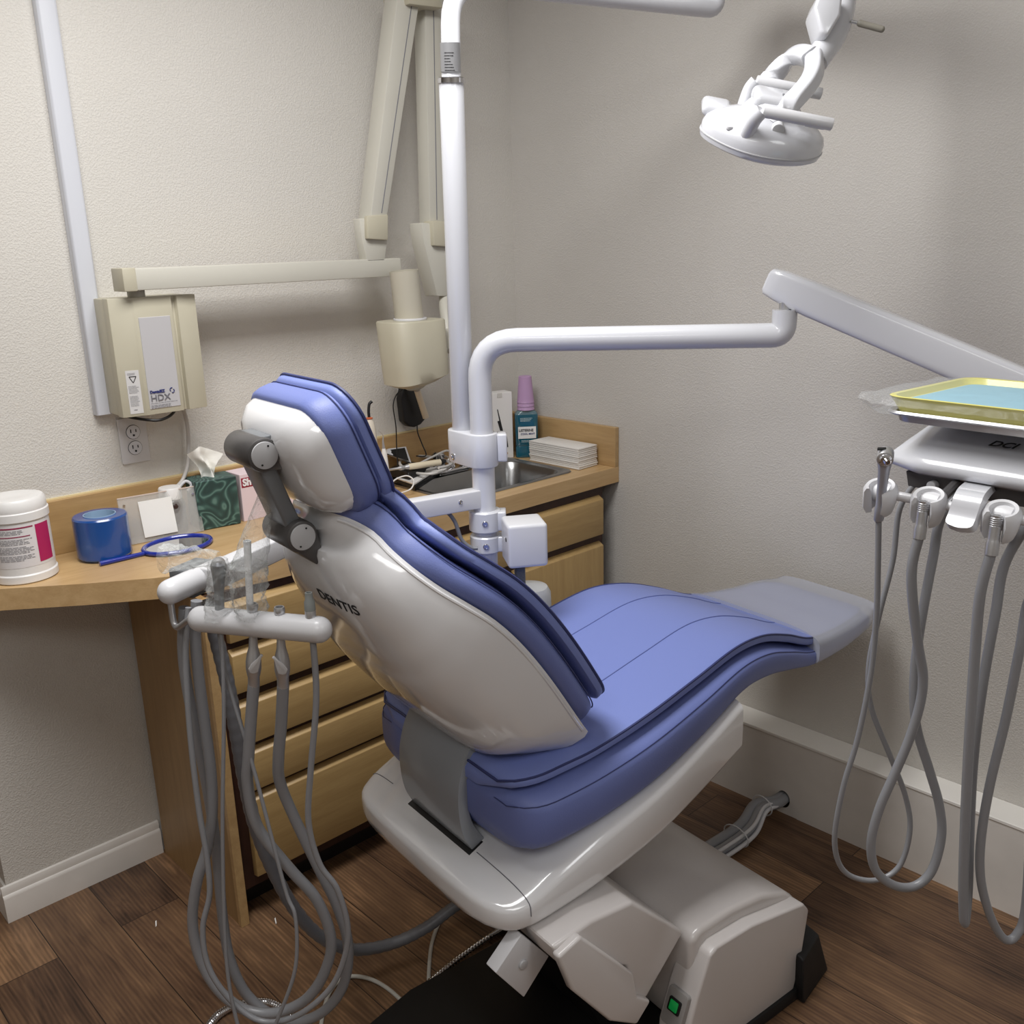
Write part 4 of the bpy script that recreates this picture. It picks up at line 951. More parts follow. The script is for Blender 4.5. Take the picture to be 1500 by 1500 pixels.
#PART7
# ================================================================== x-ray unit on the left wall
XY = 2.20
xb = thing('xray_control_box', 'beige wall-mounted x-ray control box with a grey front panel', 'control box', (1.0, 2.3, 1.2))
def bxp(x, z, y): return V((x, y, z))
z0, z1 = 1.232, 1.505
fy_ = 2.256
obj('back_housing', prism([(.880, WL, z0), (.873, fy_+.012, z0), (1.080, fy_+.012, z0), (1.086, WL, z0)], Z*(z1-z0), .003, 2), BEIGE, xb)
cp = [(.872, fy_+.03, z0-.001), (.872, fy_, z0-.001), (.922, fy_-.008, z0-.001), (.927, fy_-.011, z0-.001), (1.019, fy_-.011, z0-.001), (1.022, fy_+.001, z0-.001), (1.030, fy_+.001, z0-.001), (1.033, fy_-.011, z0-.001), (1.082, fy_-.006, z0-.001), (1.082, fy_+.03, z0-.001)]
obj('front_cover', prism(cp, Z*(z1-z0+.002), .0012, 2), BEIGE, xb)
PANG = mat('control_panel_grey', (188, 186, 188), .5)
fp_ = obj('front_panel', box(.934, 1.011, fy_-.0125, fy_-.009, z0+.012, z1-.045, .0008, 1), PANG, xb)
text('maker_lettering', 'DentalEZ', .0095, (.9375, fy_-.0135, z0+.050), X, Z, NAVY, fp_, bold=.0003)
text('model_lettering', 'HDX', .0215, (.9375, fy_-.0135, z0+.031), X, Z, INKG, fp_, sx=1.05)
lg = join(tube([(0.992+.0045*math.cos(a_*.5)*(.4+.6*math.sin(a_*.25)), fy_-.0137, z0+.0535+.0045*math.sin(a_*.5)) for a_ in range(2, 9)], .001, 6), tube([(0.9935-.0045*math.cos(a_*.5)*(.4+.6*math.sin(a_*.25)), fy_-.0137, z0+.0505-.0045*math.sin(a_*.5)) for a_ in range(2, 9)], .001, 6))
obj('emblem', lg, NAVY, fp_)
obj('panel_print', join(lines((.937, fy_-.0129, z0+.026), X, Z, .066, 1, .01, .0008, 0), lines((.937, fy_-.0129, z0+.021), X, Z, .062, 3, .003, .0009)), INKG, fp_)
wl_ = obj('warning_label', hexa([(.889, fy_-.0035, z0+.006), (.919, fy_-.0083, z0+.006), (.919, fy_-.004, z0+.006), (.889, fy_, z0+.006), (.889, fy_-.0035, z0+.108), (.919, fy_-.0083, z0+.108), (.919, fy_-.004, z0+.108), (.889, fy_, z0+.108)]), mat('label_paper', (205, 203, 202), .6), xb)
yl = fy_-.0085; WX = V((.030, -.0048, 0))
tri = [(.896, fy_-.0052, z0+.094), (.912, fy_-.0078, z0+.094), (.904, fy_-.0065, z0+.079)]
obj('warning_triangle', tube(bend([tri[0], tri[1], tri[2], tri[0]], .002), .0008, 6, sm=False), INK, wl_)
obj('label_print', join(lines((.893, fy_-.0045, z0+.102), WX, Z, .021, 2, .0028, .0008), lines((.892, fy_-.0043, z0+.072), WX, Z, .023, 6, .0032, .0008), lines((.892, fy_-.0043, z0+.048), WX, Z, .023, 8, .0032, .0008), lines((.898, fy_-.0052, z0+.016), WX, Z, .01, 1, .003, .0014)), INKG, wl_)
# swivel and horizontal arm + folded arms + tube head as one x-ray arm
xa = thing('xray_machine', 'beige folding x-ray arm over the control box with a drum-shaped tube head', 'x-ray machine', (.95, 2.25, 1.5))
YB = 2.25
obj('swivel', cyl((.948, YB+.022, z1-.004), (.948, YB+.022, 1.526), .020, 28, .001), BEIGE2, xa)
obj('horizontal_arm', box(.905, 1.690, YB-.03, YB+.03, 1.5225, 1.572, .003, 2), BEIGE2, xa)
obj('end_cap', box(.900, .932, YB-.032, YB+.032, 1.521, 1.5735, .003, 2), BEIGE, xa)
pv1 = py(547, 386, YB)
obj('lower_pivot', cyl(pv1-Z*.01, pv1+Z*.016, .020, 20), WHITE2, xa)
def plate(pts, y0_, y1_, m, nm, bev=.004): return obj(nm, prism([py(x, y, y0_) for x, y in pts], V((0, y1_-y0_, 0)), bev, 2), m, xa)
plate([(527, 320), (569, 318), (568, 352), (564, 383), (538, 384), (531, 352)], YB-.03, YB+.005, BEIGE2, 'elbow_housing')
plate([(538, 316), (569, 314), (569, 352), (539, 350)], YB-.045, YB-.028, BEIGE, 'elbow_cap')
plate([(543, 320), (567, 320), (618, -20), (584, -20)], YB-.04, YB+.02, BEIGE2, 'upper_arm', .003)
plate([(596, -18), (640, -14), (650, 12), (600, 6)], YB-.06, YB+.05, BEIGE, 'top_joint', .004)
plate([(630, 335), (658, 335), (648, -10), (622, -10)], YB-.02, YB+.03, BEIGE2, 'second_arm', .003)
plate([(634, 323), (662, 325), (664, 362), (636, 360)], YB-.045, YB+.0, BEIGE, 'second_elbow_cap')
plate([(618, 326), (664, 330), (664, 434), (641, 434), (622, 358)], YB-.03, YB+.03, BEIGE2, 'second_elbow_housing')
obj('groove', tube([py(559, 312, YB-.0405), py(603, 8, YB-.0405)], .0012, 6, sm=False), INKG, xa)
obj('groove', tube([py(640, 322, YB-.0205), py(635, 10, YB-.0205)], .0012, 6, sm=False), INKG, xa)
yk = 2.16
obj('yoke', tube([py(652, 430, YB), py(652, 450, 2.22), py(655, 480, 2.19), py(654, 505, 2.175)], .018, 18), BEIGE2, xa)
obj('angle_dial', cyl(py(647, 499, 2.16), py(664, 500, 2.17), .035, 30, .003), BEIGE2, xa)
tk = []
dc, dd = py(646, 499, 2.159), (py(664, 500, 2.17)-py(647, 499, 2.16)).normalized()
dx_, dy_, _ = fr(dd)
tkb = bmesh.new()
for i in range(30):
    t = 2*PI*i/30; p = py(655, 499.5, 2.165)+(dx_*math.cos(t)+dy_*math.sin(t))*.0352; tg = (-dx_*math.sin(t)+dy_*math.cos(t)); 
    nrm = (dx_*math.cos(t)+dy_*math.sin(t))
    f_ = [p+dd*.004+tg*.0007, p+dd*.004-tg*.0007, p-dd*.005-tg*.0007, p-dd*.005+tg*.0007]; tkb.faces.new([tkb.verts.new(q+nrm*.0003) for q in f_])
obj('dial_marks', tkb, INK, xa)
hc = py(606, 515, yk); 
hr_ = []
for zz, sx0, sy0, e_ in ((.088, .088, .07, 3.5), (.084, .090, .073, 3.5), (-.05, .088, .072, 3.5), (-.076, .086, .07, 3.5), (-.086, .06, .06, 3)):
    hr_.append([hc+X*sx0*x+Y*sy0*y+Z*(zz+(.012*x if zz < -.06 else 0))+X*(-zz*.06) for x, y in sup(40, e_)])
obj('tube_head', loft(hr_), BEIGE, xa, 40, 'beige drum-shaped x-ray tube head with scuffs')
cb0 = hc+Z*.088-X*.006
obj('cone_collar', cyl(cb0, cb0+Z*.006, .047, 36, .001), WHITE2, xa)
obj('cone', lathe([(.040, 0), (.040, .13), (.0375, .13), (.0375, .01)], cb0+Z*.005-X*.003, (V((-.07, .0, 1))), 36), mat('clouded_cone', (188, 182, 166), .4, bump=.2, bscale=25), xa)
sc_ = bmesh.new()
for i in range(14):
    a_ = random.uniform(-.06, .05); b_ = random.uniform(-.06, .07); l_ = random.uniform(.003, .012); t_ = random.uniform(-.4, .4)
    p = hc+X*a_+Z*b_-Y*.0745
    sc_.faces.new([sc_.verts.new(q) for q in (p, p+X*l_*math.cos(t_)+Z*l_*math.sin(t_), p+X*l_*math.cos(t_)+Z*(l_*math.sin(t_)+.0008), p+Z*.0008)])
sc_.free()
# black hair-clipper-like handpiece on the wall, hair-dryer style pale nozzle
dk = thing('wall_handset', 'black handset hung on the wall under the x-ray head, with black cords', 'handset', tuple(py(602, 600, 2.33)))
hpnt = [py(x, y, 2.335) for x, y in ((592, 567), (588, 585), (590, 600), (592, 618), (600, 625), (608, 626), (617, 622), (624, 614), (618, 590), (612, 567))]
obj('body', prism(hpnt, Y*.03, .006, 3), BLACK, dk)
obj('wall_plate', prism([py(x, y, WL-.006) for x, y in ((583, 570), (589, 570), (594, 605), (588, 605))], Y*.006, .001, 1), WHITE2, dk)
obj('cord', tube([py(592, 568, 2.33), py(581, 578, 2.32), (py(576, 595, 2.32)), py(580, 625, 2.32), py(581, 655, 2.32), py(583, 690, 2.30)], .0018, 8), BLACK, dk)
obj('cord', tube([py(611, 622, 2.34), py(612, 634, 2.335), py(618, 650, 2.33), py(624, 667, 2.31), (py(610, 668, 2.3))], .002, 8), BLACK, dk)
nz = thing('pale_nozzle', 'pale beige cup-topped nozzle in front of the black handset on the wall', 'nozzle', tuple(py(615, 600, 2.3)))
nt_, nb_ = py(611, 572, 2.30), py(624, 612, 2.30)
obj('stem', cyl(nb_, nt_, .010, 20, .001, .0095), mat('ivory_plastic', (222, 208, 184), .4), nz)
obj('flare', lathe([(.0095, 0), (.012, .008), (.033, .016), (.035, .019), (.0, .0195)], nt_, (nt_-nb_)+Y*-.01, 28), mat('grey_flare', (172, 164, 150), .4), nz)
# outlet
ol = thing('wall_outlet', 'white double electrical outlet on the wall below the control box', 'outlet', (.936, WL, 1.15))
obj('cover_plate', slab((.936, WL-.003, 1.153), (X, Z, -Y), .072, .116, .006, .004, .002), mat('outlet_white', (205, 203, 203), .4), ol)
for zc in (1.174, 1.134):
    fc = obj('receptacle', lathe([(.0172, 0), (.0172, .002), (.0165, .0025), (.001, .0025)], (.936, WL-.006, zc), -Y, 30, sy=1), WHITE2, ol)
    obj('receptacle_outline', torus((.936, WL-.0068, zc), Y, .0175, .0006, 40, 6), INK, fc)
    for dx, hh in ((-.0065, .009), (.0065, .007)): obj('slot', box(.936+dx-.0012, .936+dx+.0012, WL-.0092, WL-.0082, zc-hh/2+.003, zc+hh/2+.003), INK, fc)
    obj('ground_hole', cyl((.936, WL-.0080, zc-.008), (.936, WL-.0092, zc-.008), .0027, 12), INK, fc)
# cables under the control box
o = obj('power_cord', tube([(.885, 2.30, z0+.002), (.90, 2.28, z0-.006), (.93, 2.26, z0-.014), (.955, 2.25, z0-.017), (.985, 2.26, z0-.013), (1.01, 2.28, z0-.004), (1.02, 2.30, z0+.004)], .0036, 10), BLACK); tag(o, 'black cord sagging below the beige control box', 'cord')
o = obj('grey_conduit', tube([(1.06, 2.35, z0+.006), py(274, 620, 2.345), py(276, 650, 2.345), py(275, 680, 2.345), py(268, 702, 2.345), py(258, 714, 2.335)], .005, 12), mat('pale_grey_cable', (190, 186, 182), .4)); tag(o, 'pale grey cable dropping from the control box to the worktop', 'cable')
#PART8
# ================================================================== things on the worktop
# wipes canister
cx, cy, cr_ = .604, 2.255, .068
kn = thing('wipes_canister', 'white wipes canister with crimson-striped label at the left end of the worktop', 'canister', (cx, cy, CT))
CANW = mat('canister_white', (232, 230, 228), .35)
obj('body', lathe([(cr_-.004, 0), (cr_, .003), (cr_, .018), (cr_-.003, .021), (cr_-.003, .138), (cr_, .141), (cr_, .158), (cr_-.002, .16)], (cx, cy, CT), seg=48), CANW, kn)
obj('lid', lathe([(cr_-.003, .16), (cr_-.002, .164), (cr_-.004, .182), (cr_-.008, .187), (cr_-.03, .189), (.02, .186), (.001, .186)], (cx, cy, CT), seg=48), CANW, kn)
def arcpatch(c0, r, a0, a1, z0_, z1_, n=20):
    return loft([[V((c0[0]+r*math.cos(t), c0[1]+r*math.sin(t), z)) for z in (z0_, z1_)] for t in [a0+(a1-a0)*i/n for i in range(n+1)]], cap=False, ringclosed=False)
ac = math.atan2(-cy, -cx)
lb = obj('label', arcpatch((cx, cy), cr_-.0026, ac-1.9, ac+1.62, CT+.038, CT+.134, 40), mat('canister_label', (226, 222, 222), .5), kn)
obj('label_band', arcpatch((cx, cy), cr_-.0022, ac+.52, ac+1.12, CT+.044, CT+.13), mat('crimson_print', (178, 28, 92), .5), lb)
def wrapc(p): q = V((p.x-cx, p.y-cy, 0)); t = ac+((p-V((cx, cy, 0))).dot(WT))/cr_; return V((cx+(cr_-.0018)*math.cos(t), cy+(cr_-.0018)*math.sin(t), p.z))
WT = V((-math.sin(ac), math.cos(ac), 0))
obj('label_rule', join(arcpatch((cx, cy), cr_-.002, ac-.9, ac+.45, CT+.127, CT+.130), arcpatch((cx, cy), cr_-.002, ac-.9, ac+.32, CT+.108, CT+.110)), mat('crimson_rule', (150, 40, 80), .5), lb)
o_l = V((cx, cy, 0))-WT*.05
obj('label_print', join(*[lines(V((o_l.x, o_l.y, CT+zz)), WT, Z, .078, n_, .0034, .0011, .35, wrapc) for zz, n_ in ((.123, 3), (.103, 4), (.086, 5), (.066, 4))]), INKG, lb)
# blue barrier film roll
rl0 = thing('barrier_film_roll', 'roll of bright blue barrier film standing on its end on the worktop', 'film roll', (.79, 2.25, CT))
rcx, rcy = .786, 2.262; rr0 = .0615
BF = mat('blue_film', (14, 74, 150), .25, coat=.5, spec=.7)
obj('film', lathe([(.04, 0), (rr0-.003, 0), (rr0, .004), (rr0, .096), (rr0-.003, .1), (.036, .1), (.036, 0)], (rcx, rcy, CT+.004), seg=48, cap=False), BF, rl0)
obj('core', lathe([(.0345, 0), (.0365, 0), (.0365, .104), (.0345, .104), (.0345, 0)], (rcx, rcy, CT+.002), seg=40, cap=False), mat('roll_core', (150, 178, 205), .5), rl0)
obj('wrap', lathe([(rr0+.0015, 0), (rr0+.0015, .104)], (rcx, rcy, CT+.0005), seg=40, cap=False), film('roll_film', (120, 160, 210), .04, 14, .3), rl0)
# acrylic sign holder with a card
sg = thing('sign_holder', 'clear acrylic sign holder with a small white card', 'sign holder', (.95, 2.29, CT))
s_a, s_b = V((.853, 2.300, CT+.002)), V((1.045, 2.275, CT+.002)); sxd = (s_b-s_a).normalized(); lean = V((0, .02, .115))
obj('front_sheet', prism([s_a, s_b, s_b+lean, s_a+lean], V((0, -.002, 0))), ACRYL, sg)
obj('back_sheet', prism([s_a+V((0, .008, 0)), s_b+V((0, .008, 0)), s_b+lean+V((0, .004, 0)), s_a+lean+V((0, .004, 0))], V((0, -.002, 0))), ACRYL, sg)
obj('foot', prism([s_a, s_b, s_b+V((0, .06, 0)), s_a+V((0, .06, 0))], Z*.002), ACRYL, sg)
obj('top_edge', tube([s_a+lean, s_b+lean], .0018, 6, sm=False), mat('acrylic_edge', (205, 188, 178), .2), sg)
for u_ in (.06, .94): obj('stud', cyl(s_a+(s_b-s_a)*u_+lean*.85-V((0, .002, 0)), s_a+(s_b-s_a)*u_+lean*.85-V((0, .005, 0)), .003, 12), CHROME, sg)
c_o = s_a+sxd*.045+lean*.10-V((0, .004, 0)); 
obj('card', prism([c_o, c_o+sxd*.082, c_o+sxd*.082+lean*.78, c_o+lean*.78], V((0, -.0006, 0))), PAPER, sg, label='blank white card')
# mouth mirror / hand mirror
mr = thing('hand_mirror', 'blue hand mirror lying on the worktop before the sign holder', 'hand mirror', (.9, 2.2, CT))
MBL = mat('mirror_blue', (22, 44, 150), .25, coat=.6)
m0, m1 = pz(146, 826, CT+.006), pz(214, 810, CT+.006); mc = pz(260, 797, CT+.008)
mdx = (mc-m1).normalized(); mdy = V((-mdx.y, mdx.x, 0)); rx_, ry_ = .082, .066
rimp = [mc+mdx*rx_*math.cos(2*PI*i/40)+mdy*ry_*math.sin(2*PI*i/40) for i in range(40)]
# keep the rim within the space visible beside the handle
obj('rim', tube([V((p.x, p.y, CT+.007)) for p in rimp], .0055, 10, closed=True, sm=False), MBL, mr)
obj('handle', tube([m0, m0.lerp(m1, .5), m1, mc-mdx*rx_*.98], .006, 12, rfun=lambda t, i: .0062-.0018*t), MBL, mr)
obj('glass', loft([[V((p.x, p.y, z)) for p in [mc+(q-mc)*.97 for q in rimp]] for z in (CT+.004, CT+.007)]), mat('mirror_glass', (200, 200, 200), .03, metal=1), mr)
# brown jar with a white cap
jr = thing('brown_jar', 'dark brown jar with a white flip cap behind the sign holder', 'jar', (.99, 2.33, CT))
obj('jar', lathe([(.030, 0), (.033, .003), (.033, .075), (.03, .085), (.026, .09)], (.990, 2.325, CT), seg=32), mat('brown_jar', (58, 40, 34), .25, coat=.4), jr)
obj('cap', lathe([(.027, .09), (.0285, .092), (.0285, .118), (.0265, .121), (.001, .122)], (.990, 2.325, CT), seg=32), CANW, jr)
obj('hose_clip', tube([(1.012, 2.32, CT+.115), (1.03, 2.315, CT+.13), (1.042, 2.31, CT+.118), (1.03, 2.31, CT+.105)], .004, 8), WHITE2, jr)
# tissue box
tb = thing('tissue_box', 'cube tissue box with green swirled agate print', 'tissue box', (1.1, 2.31, CT))
def agate():
    m = mat('green_agate_print', (50, 78, 74), .5); N = m.node_tree.nodes; L = m.node_tree.links
    w_ = N.new('ShaderNodeTexNoise'); w_.inputs['Scale'].default_value = 11; w_.inputs['Detail'].default_value = 1.5; w_.inputs['Distortion'].default_value = .6
    L.new(N['Texture Coordinate'].outputs['Object'], w_.inputs['Vector'])
    mu = N.new('ShaderNodeMath'); mu.operation = 'MULTIPLY'; mu.inputs[1].default_value = 75; si = N.new('ShaderNodeMath'); si.operation = 'SINE'
    L.new(w_.outputs['Fac'], mu.inputs[0]); L.new(mu.outputs[0], si.inputs[0])
    r = N.new('ShaderNodeValToRGB'); e = r.color_ramp.elements; e[0].position = .0; e[0].color = lin((38, 62, 60)); e[1].position = 1; e[1].color = lin((92, 124, 116)); k = e.new(.55); k.color = lin((50, 80, 76)); k = e.new(.82); k.color = lin((66, 98, 92))
    mr_ = N.new('ShaderNodeMapRange'); mr_.inputs[1].default_value = -1; L.new(si.outputs[0], mr_.inputs[0]); L.new(mr_.outputs[0], r.inputs['Fac']); L.new(r.outputs['Color'], N['Principled BSDF'].inputs['Base Color'])
    return m
AG = agate(); bx_ = V((1.098, 2.315, CT+.0655)); ta_ = math.radians(-8)
t_a = (V((math.cos(ta_), math.sin(ta_), 0)), V((-math.sin(ta_), math.cos(ta_), 0)), Z)
obj('carton', obox(bx_, t_a, (.108, .085, .128), .0015, 1), AG, tb)
ts = bmesh.new(); NU, NV = 16, 14; gv = []
for i in range(NU):
    row = []
    for j in range(NV):
        u, v = i/(NU-1), j/(NV-1); sp__ = .018+.035*v*(1-.45*v)
        p = bx_+Z*(.064+.085*v*(1-.35*abs(u-.42)*1.6))+t_a[0]*((u-.5)*2*sp__)+t_a[1]*(.014*math.sin(u*9+v*2)*(1-.3*v)+.006*noise.noise(V((u*5, v*5, 2))))+t_a[0]*(.01*math.sin(v*4+u*3)-.006)
        row.append(ts.verts.new(p))
    gv.append(row)
for i in range(NU-1):
    for j in range(NV-1): ts.faces.new((gv[i][j], gv[i+1][j], gv[i+1][j+1], gv[i][j+1]))
o = obj('tissue', ts, mat('tissue_paper', (240, 238, 232), .9, spec=.1), None, 80); tag(o, 'white tissue pulled up out of the green patterned box', 'tissue')
# glove carton behind the headrest
gb = thing('pink_carton', 'white and pink carton with bold lettering, half hidden behind the headrest', 'carton', (1.22, 2.31, CT))
obj('carton', box(1.160, 1.32, 2.275, 2.352, CT, CT+.128, .001, 1), mat('carton_pink', (226, 208, 214), .5), gb)
obj('brand_band', box(1.163, 1.25, 2.2743, 2.275, CT+.092, CT+.118), mat('carton_maroon', (150, 22, 50), .5), gb)
text('brand_lettering', 'Sh', .026, (1.166, 2.2738, CT+.097), X, Z, mat('carton_white_ink', (235, 232, 235), .5), gb, bold=.0012)
# curing light, scaler, charging dock
cl_ = thing('curing_light', 'dental curing light with a black curved tip standing behind the headrest', 'curing light', (1.58, 2.25, CT))
q1 = py(545, 640, 2.25); q2 = py(541, 614, 2.25)
obj('body', lathe([(.014, -.18), (.016, -.05), (.013, -.01), (.008, 0)], q2, q2-q1+Z*.05, 24), mat('ivory_body', (214, 205, 190), .35), cl_)
obj('shield', lathe([(.008, 0), (.0105, .002), (.0105, .004), (.006, .006)], q2, Z, 20), mat('orange_shield', (190, 96, 60), .4), cl_)
obj('tip', tube([q2, py(540, 603, 2.25), py(541, 592, 2.25), py(545, 588, 2.247)], .0042, 12), BLACK, cl_)
su = thing('ultrasonic_scaler', 'slim white ultrasonic scaler with a hooked steel tip standing upright', 'scaler', (1.62, 2.2, CT))
z1_, z2_, z3_ = py(569, 710, 2.22), py(562, 657, 2.22), py(561, 646, 2.22)
obj('handle', lathe([(.007, -.08), (.0085, 0), (.0075, (z2_-z1_).length*.9), (.005, (z2_-z1_).length)], z1_, z2_-z1_, 20), CANW, su)
obj('tip', tube([z2_, z3_, py(561, 638, 2.22), py(555, 631, 2.22)], .0012, 8, rfun=lambda t, i: .004*(1-t)**2+.0009), STEEL, su)
dkx = thing('scaler_base_unit', 'small tilted black screen unit with white frame behind the coiled cord', 'device', (1.72, 2.3, CT))
s_1, s_2 = py(568, 672, 2.335), py(602, 669, 2.325)
obj('screen', prism([py(567, 664, 2.32), py(603, 678, 2.30), py(595, 654, 2.335), py(569, 657, 2.34)][0:4], V((0, .012, -.004)), .001, 1), WHITE2, dkx)
obj('display', prism([py(568, 666, 2.318), py(599, 675, 2.298), py(593, 656, 2.332), py(570, 659, 2.336)], V((0, .003, 0))), BLACK, dkx)
db = thing('handpiece_dock', 'black dock with a white lower tray lying before the sink', 'dock', (1.72, 2.2, CT))
obj('base', hexa([pz(568, 706, CT), pz(608, 720, CT), pz(646, 695, CT), pz(600, 686, CT), pz(568, 699, CT+.02), pz(608, 712, CT+.02), pz(645, 688, CT+.02), pz(600, 680, CT+.02)], .003, 2), BLACK, db)
obj('white_tray', hexa([pz(580, 702, CT+.021), pz(607, 711, CT+.021), pz(643, 688, CT+.021), pz(612, 681, CT+.021), pz(580, 700, CT+.027), pz(607, 708, CT+.027), pz(643, 685, CT+.027), pz(612, 678, CT+.027)], .001, 1), CANW, db)
obj('cradle', hexa([pz(568, 698, CT+.022), pz(600, 706, CT+.022), pz(634, 690, CT+.022), pz(600, 684, CT+.022), pz(572, 684, CT+.05), pz(598, 692, CT+.05), pz(628, 680, CT+.05), pz(600, 675, CT+.05)], .006, 3), BLACK, db)
hd_ = thing('polishing_handpiece', 'cream handpiece with a silver nose lying on the coiled cord', 'handpiece', tuple(pz(620, 680, CT+.07)))
n0, n1, n2, n3 = pz(568, 686, CT+.06), pz(598, 684, CT+.062), pz(645, 677, CT+.06), pz(656, 674, CT+.06)
obj('body', cyl(n1, n2, .0095, 24, .0015, .0098), mat('cream_body', (228, 216, 190), .35), hd_)
obj('nose', lathe([(.0095, 0), (.006, -.012), (.0075, -.016), (.007, -.028), (.004, -.034), (.0035, -.07)], n1, n2-n1, 20), STEEL, hd_)
obj('strain_relief', lathe([(.009, 0), (.0085, .01), (.005, .022)], n2, n3-n2, 20), BLACK, hd_)
def coilpts():
    P_ = []
    for i in range(70):
        t = i/69; a_ = t*2*PI*3.2; bx__ = 618+33*math.cos(a_)+t*6+9*math.sin(a_*.37); by__ = 684-t*9+11*math.sin(a_)
        P_.append(pz(bx__, by__, CT+.03+.012*math.sin(a_*1.3)+.02*t))
    return P_
o = obj('coiled_cord', tube(coilpts(), .0042, 8, 3), mat('grey_white_cord', (205, 203, 200), .4)); tag(o, 'coiled pale grey instrument cord heaped at the left of the sink', 'cord')
o = obj('curly_lead', tube([pz(656, 674, CT+.06), pz(662, 668, CT+.07), pz(655, 660, CT+.08), pz(636, 668, CT+.07), pz(612, 680, CT+.05)], .0033, 8, 6), bpy.data.materials['grey_white_cord']); tag(o, 'pale cord looping up from the cream handpiece behind the clamp', 'cord')
o = obj('white_lead', tube([pz(570, 712, CT+.03), pz(580, 702, CT+.04), pz(596, 697, CT+.045), pz(606, 704, CT+.035), pz(602, 716, CT+.02), pz(588, 722, CT+.008)], .0022, 8), CANW); tag(o, 'thin white lead arching over the front of the black dock', 'cable')
# mouthwash bottle
MB = thing('mouthwash_bottle', 'teal mouthwash bottle with a white brand label in the corner of the worktop', 'bottle', (2.205, 2.25, CT))
mxc, myc = 2.206, 2.262
va = math.atan2(-myc, -mxc)+.10; mo = V((math.cos(va), math.sin(va), 0)); ml = V((-mo.y, mo.x, 0))
if ml.dot(RT) < 0: ml = -ml
def mbr(w_, d_, z, e_=5): return [V((mxc, myc, CT+z))+ml*w_/2*x+mo*d_/2*y for x, y in sup(36, e_)]
TEAL = mat('teal_mouthwash', (8, 84, 104), .12, coat=.6, spec=.7)
obj('liquid_body', loft([mbr(.070, .040, 0), mbr(.076, .046, .003), mbr(.076, .046, .036), mbr(.073, .043, .040), mbr(.076, .046, .044), mbr(.078, .047, .14), mbr(.076, .046, .146)]), TEAL, MB, 40)
obj('neck', loft([mbr(.076, .046, .146), mbr(.068, .042, .154, 4), mbr(.04, .036, .162, 3), mbr(.032, .032, .166, 2.2), mbr(.032, .032, .175, 2)]), mat('clear_neck', (120, 150, 160), .1, alpha=.6), MB, 40)
lbf = V((mxc, myc, CT))+mo*.0238
lb2 = obj('label', prism([lbf-ml*.030+Z*.066, lbf+ml*.030+Z*.066, lbf+ml*.030+Z*.106, lbf-ml*.030+Z*.106], mo*.0006), CANW, MB)
text('brand_lettering', 'LISTERINE', .0118, lbf+mo*.001-ml*.0275+Z*.090, ml, Z, INK, lb2, bold=.0002, sx=.93)
text('flavour_lettering', 'COOL MINT', .0085, lbf+mo*.001-ml*.0215+Z*.079, ml, Z, NAVY, lb2, bold=.0001)
WINK = mat('white_ink', (200, 222, 226), .5)
obj('label_print', join(lines(lbf+mo*.0004-ml*.022+Z*.135, ml, Z, .044, 3, .0045, .0016), lines(lbf+mo*.0004-ml*.020+Z*.060, ml, Z, .04, 2, .0042, .0014)), WINK, lb2)
cupb = V((mxc, myc, CT+.168))
PUR = mat('lilac_plastic', (184, 150, 188), .4, trans=0)
for i in range(3):
    o = obj('rinse_cup', lathe([(.0285-.0015*0, 0), (.0295, .001), (.0285, .004), (.0275, .012), (.0215, .086), (.019, .088), (.001, .088)], cupb+Z*(.012*i-.008), seg=36, cap=False), PUR)
    tag(o, ['lowest of the upturned lilac cups on the mouthwash bottle', 'middle one of the upturned lilac cups on the mouthwash bottle', 'topmost upturned lilac cup on the mouthwash bottle'][i], 'cup', 'lilac cups stacked on the bottle')
# white carton with syringe picture
wb = thing('white_carton', 'tall white carton printed with a black syringe picture, behind the post', 'carton', (2.13, 2.31, CT))
w0_ = py(722, 662, 2.30); w0_ = V((2.085, 2.31, CT)); 
ca_ = math.radians(-14); c_x = V((math.cos(ca_), math.sin(ca_), 0)); c_y = V((-math.sin(ca_), math.cos(ca_), 0))
wc_ = V((2.125, 2.318, CT+.112))
obj('carton', obox(wc_, (c_x, c_y, Z), (.092, .05, .222), .001, 1), CANW, wb)
def wf(u, z): return wc_-c_y*.0254+c_x*u+Z*(z-.112)
obj('syringe_picture', join(prism([wf(-.012, .17), wf(-.009, .17), wf(.014, .07), wf(.006, .07)], -c_y*.0004), prism([wf(-.012, .13), wf(-.006, .132), wf(.012, .075), wf(.004, .073)], -c_y*.0008), prism([wf(.0, .068), wf(.022, .075), wf(.026, .04), wf(.014, .036)], -c_y*.0006)), INK, wb)
obj('carton_print', join(*[prism([wf(-.03+k*.012, .022), wf(-.024+k*.012, .022), wf(-.024+k*.012, .015), wf(-.03+k*.012, .015)], -c_y*.0004) for k in range(5)]), mat('tan_print', (196, 160, 120), .5), wb)
obj('flap', prism([wf(-.01, .2225), wf(.008, .2225), wf(.008, .208), wf(-.01, .208)], -c_y*.001), mat('flap_grey', (205, 202, 196), .5), wb)
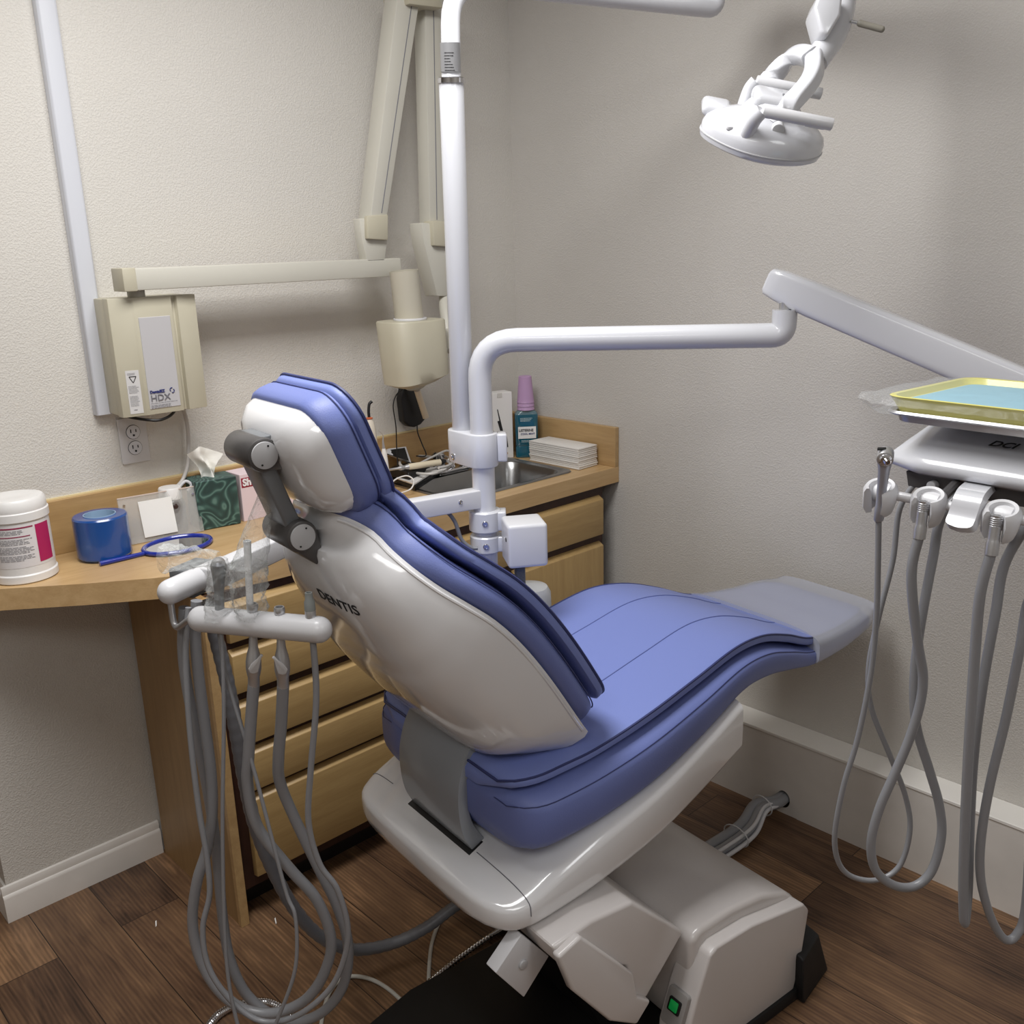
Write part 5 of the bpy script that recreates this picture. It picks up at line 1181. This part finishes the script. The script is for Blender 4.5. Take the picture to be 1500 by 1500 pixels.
# folded paper towels: one object per folded towel
ta0, ta1 = V((2.158, 1.982, 0)), V((2.158, 2.205, 0))
for i in range(11):
    jx, jy = random.uniform(-.0015, .0015), random.uniform(-.002, .002); zz = CT+.001+i*.0062; n_ = 8; pts = []
    y0_, y1_ = 1.985+jy, 2.205+jy; x0_, x1_ = 2.162+jx, 2.255+jx
    bm = hexa([(x0_, y0_, zz), (x1_, y0_+.004, zz), (x1_, y1_, zz), (x0_, y1_, zz), (x0_-.0012, y0_, zz+.0058), (x1_, y0_+.004, zz+.0050), (x1_, y1_, zz+.0050), (x0_-.0012, y1_, zz+.0058)], .0016, 2)
    o = obj('paper_towel', bm, TOWEL)
    tag(o, 'folded white paper towel in the neat stack right of the mouthwash' if i < 10 else 'top folded white paper towel of the stack right of the mouthwash', 'paper towel', 'stack of folded paper towels' if i < 10 else None)
# small litter on the floor
for i, (x, y) in enumerate(((228, 1358), (404, 1354))):
    p = pz(x, y, .002); o = obj('paper_scrap', prism([p, p+V((.004, .003, 0)), p+V((.012, .022, 0)), p+V((.008, .02, 0))], Z*.001), PAPER)
    tag(o, ['tiny white scrap on the floor left of the hoses', 'tiny white scrap on the floor among the hoses beside the cabinet'][i], 'scrap')
#PART9
# ================================================================== light
def area(name, loc, sx, sy, power, col=(1, .97, .92), rot=(0, 0, 0)):
    l = bpy.data.lights.new(name, 'AREA'); l.shape = 'RECTANGLE'; l.size = sx; l.size_y = sy; l.energy = power; l.color = col
    o = bpy.data.objects.new(name, l); COL.objects.link(o); o.location = loc; o.rotation_euler = rot; return o
area('ceiling_and_fill_light', (.75, 1.3, 2.58), 1.2, .6, 37, (1, .995, .985))
area('ceiling_and_fill_light', (-.7, -.2, 2.58), .6, 1.2, 15, (1, .995, .98))  # added back fill, stands for no known fixture
area('ceiling_and_fill_light', (1.1, -1.0, 2.58), .6, 1.2, 13, (.98, .99, 1))  # second fill lamp, added behind the camera to lift the shade
w = bpy.data.worlds.new('world'); SC.world = w; w.use_nodes = True; w.node_tree.nodes['Background'].inputs[0].default_value = (.8, .85, .9, 1); w.node_tree.nodes['Background'].inputs[1].default_value = .4
SC.view_settings.view_transform = 'Standard'; SC.view_settings.look = 'None'; SC.view_settings.exposure = 0; SC.view_settings.gamma = 1
try: SC.cycles.use_denoising = True; SC.cycles.max_bounces = 8; SC.cycles.transparent_max_bounces = 16
except Exception: pass
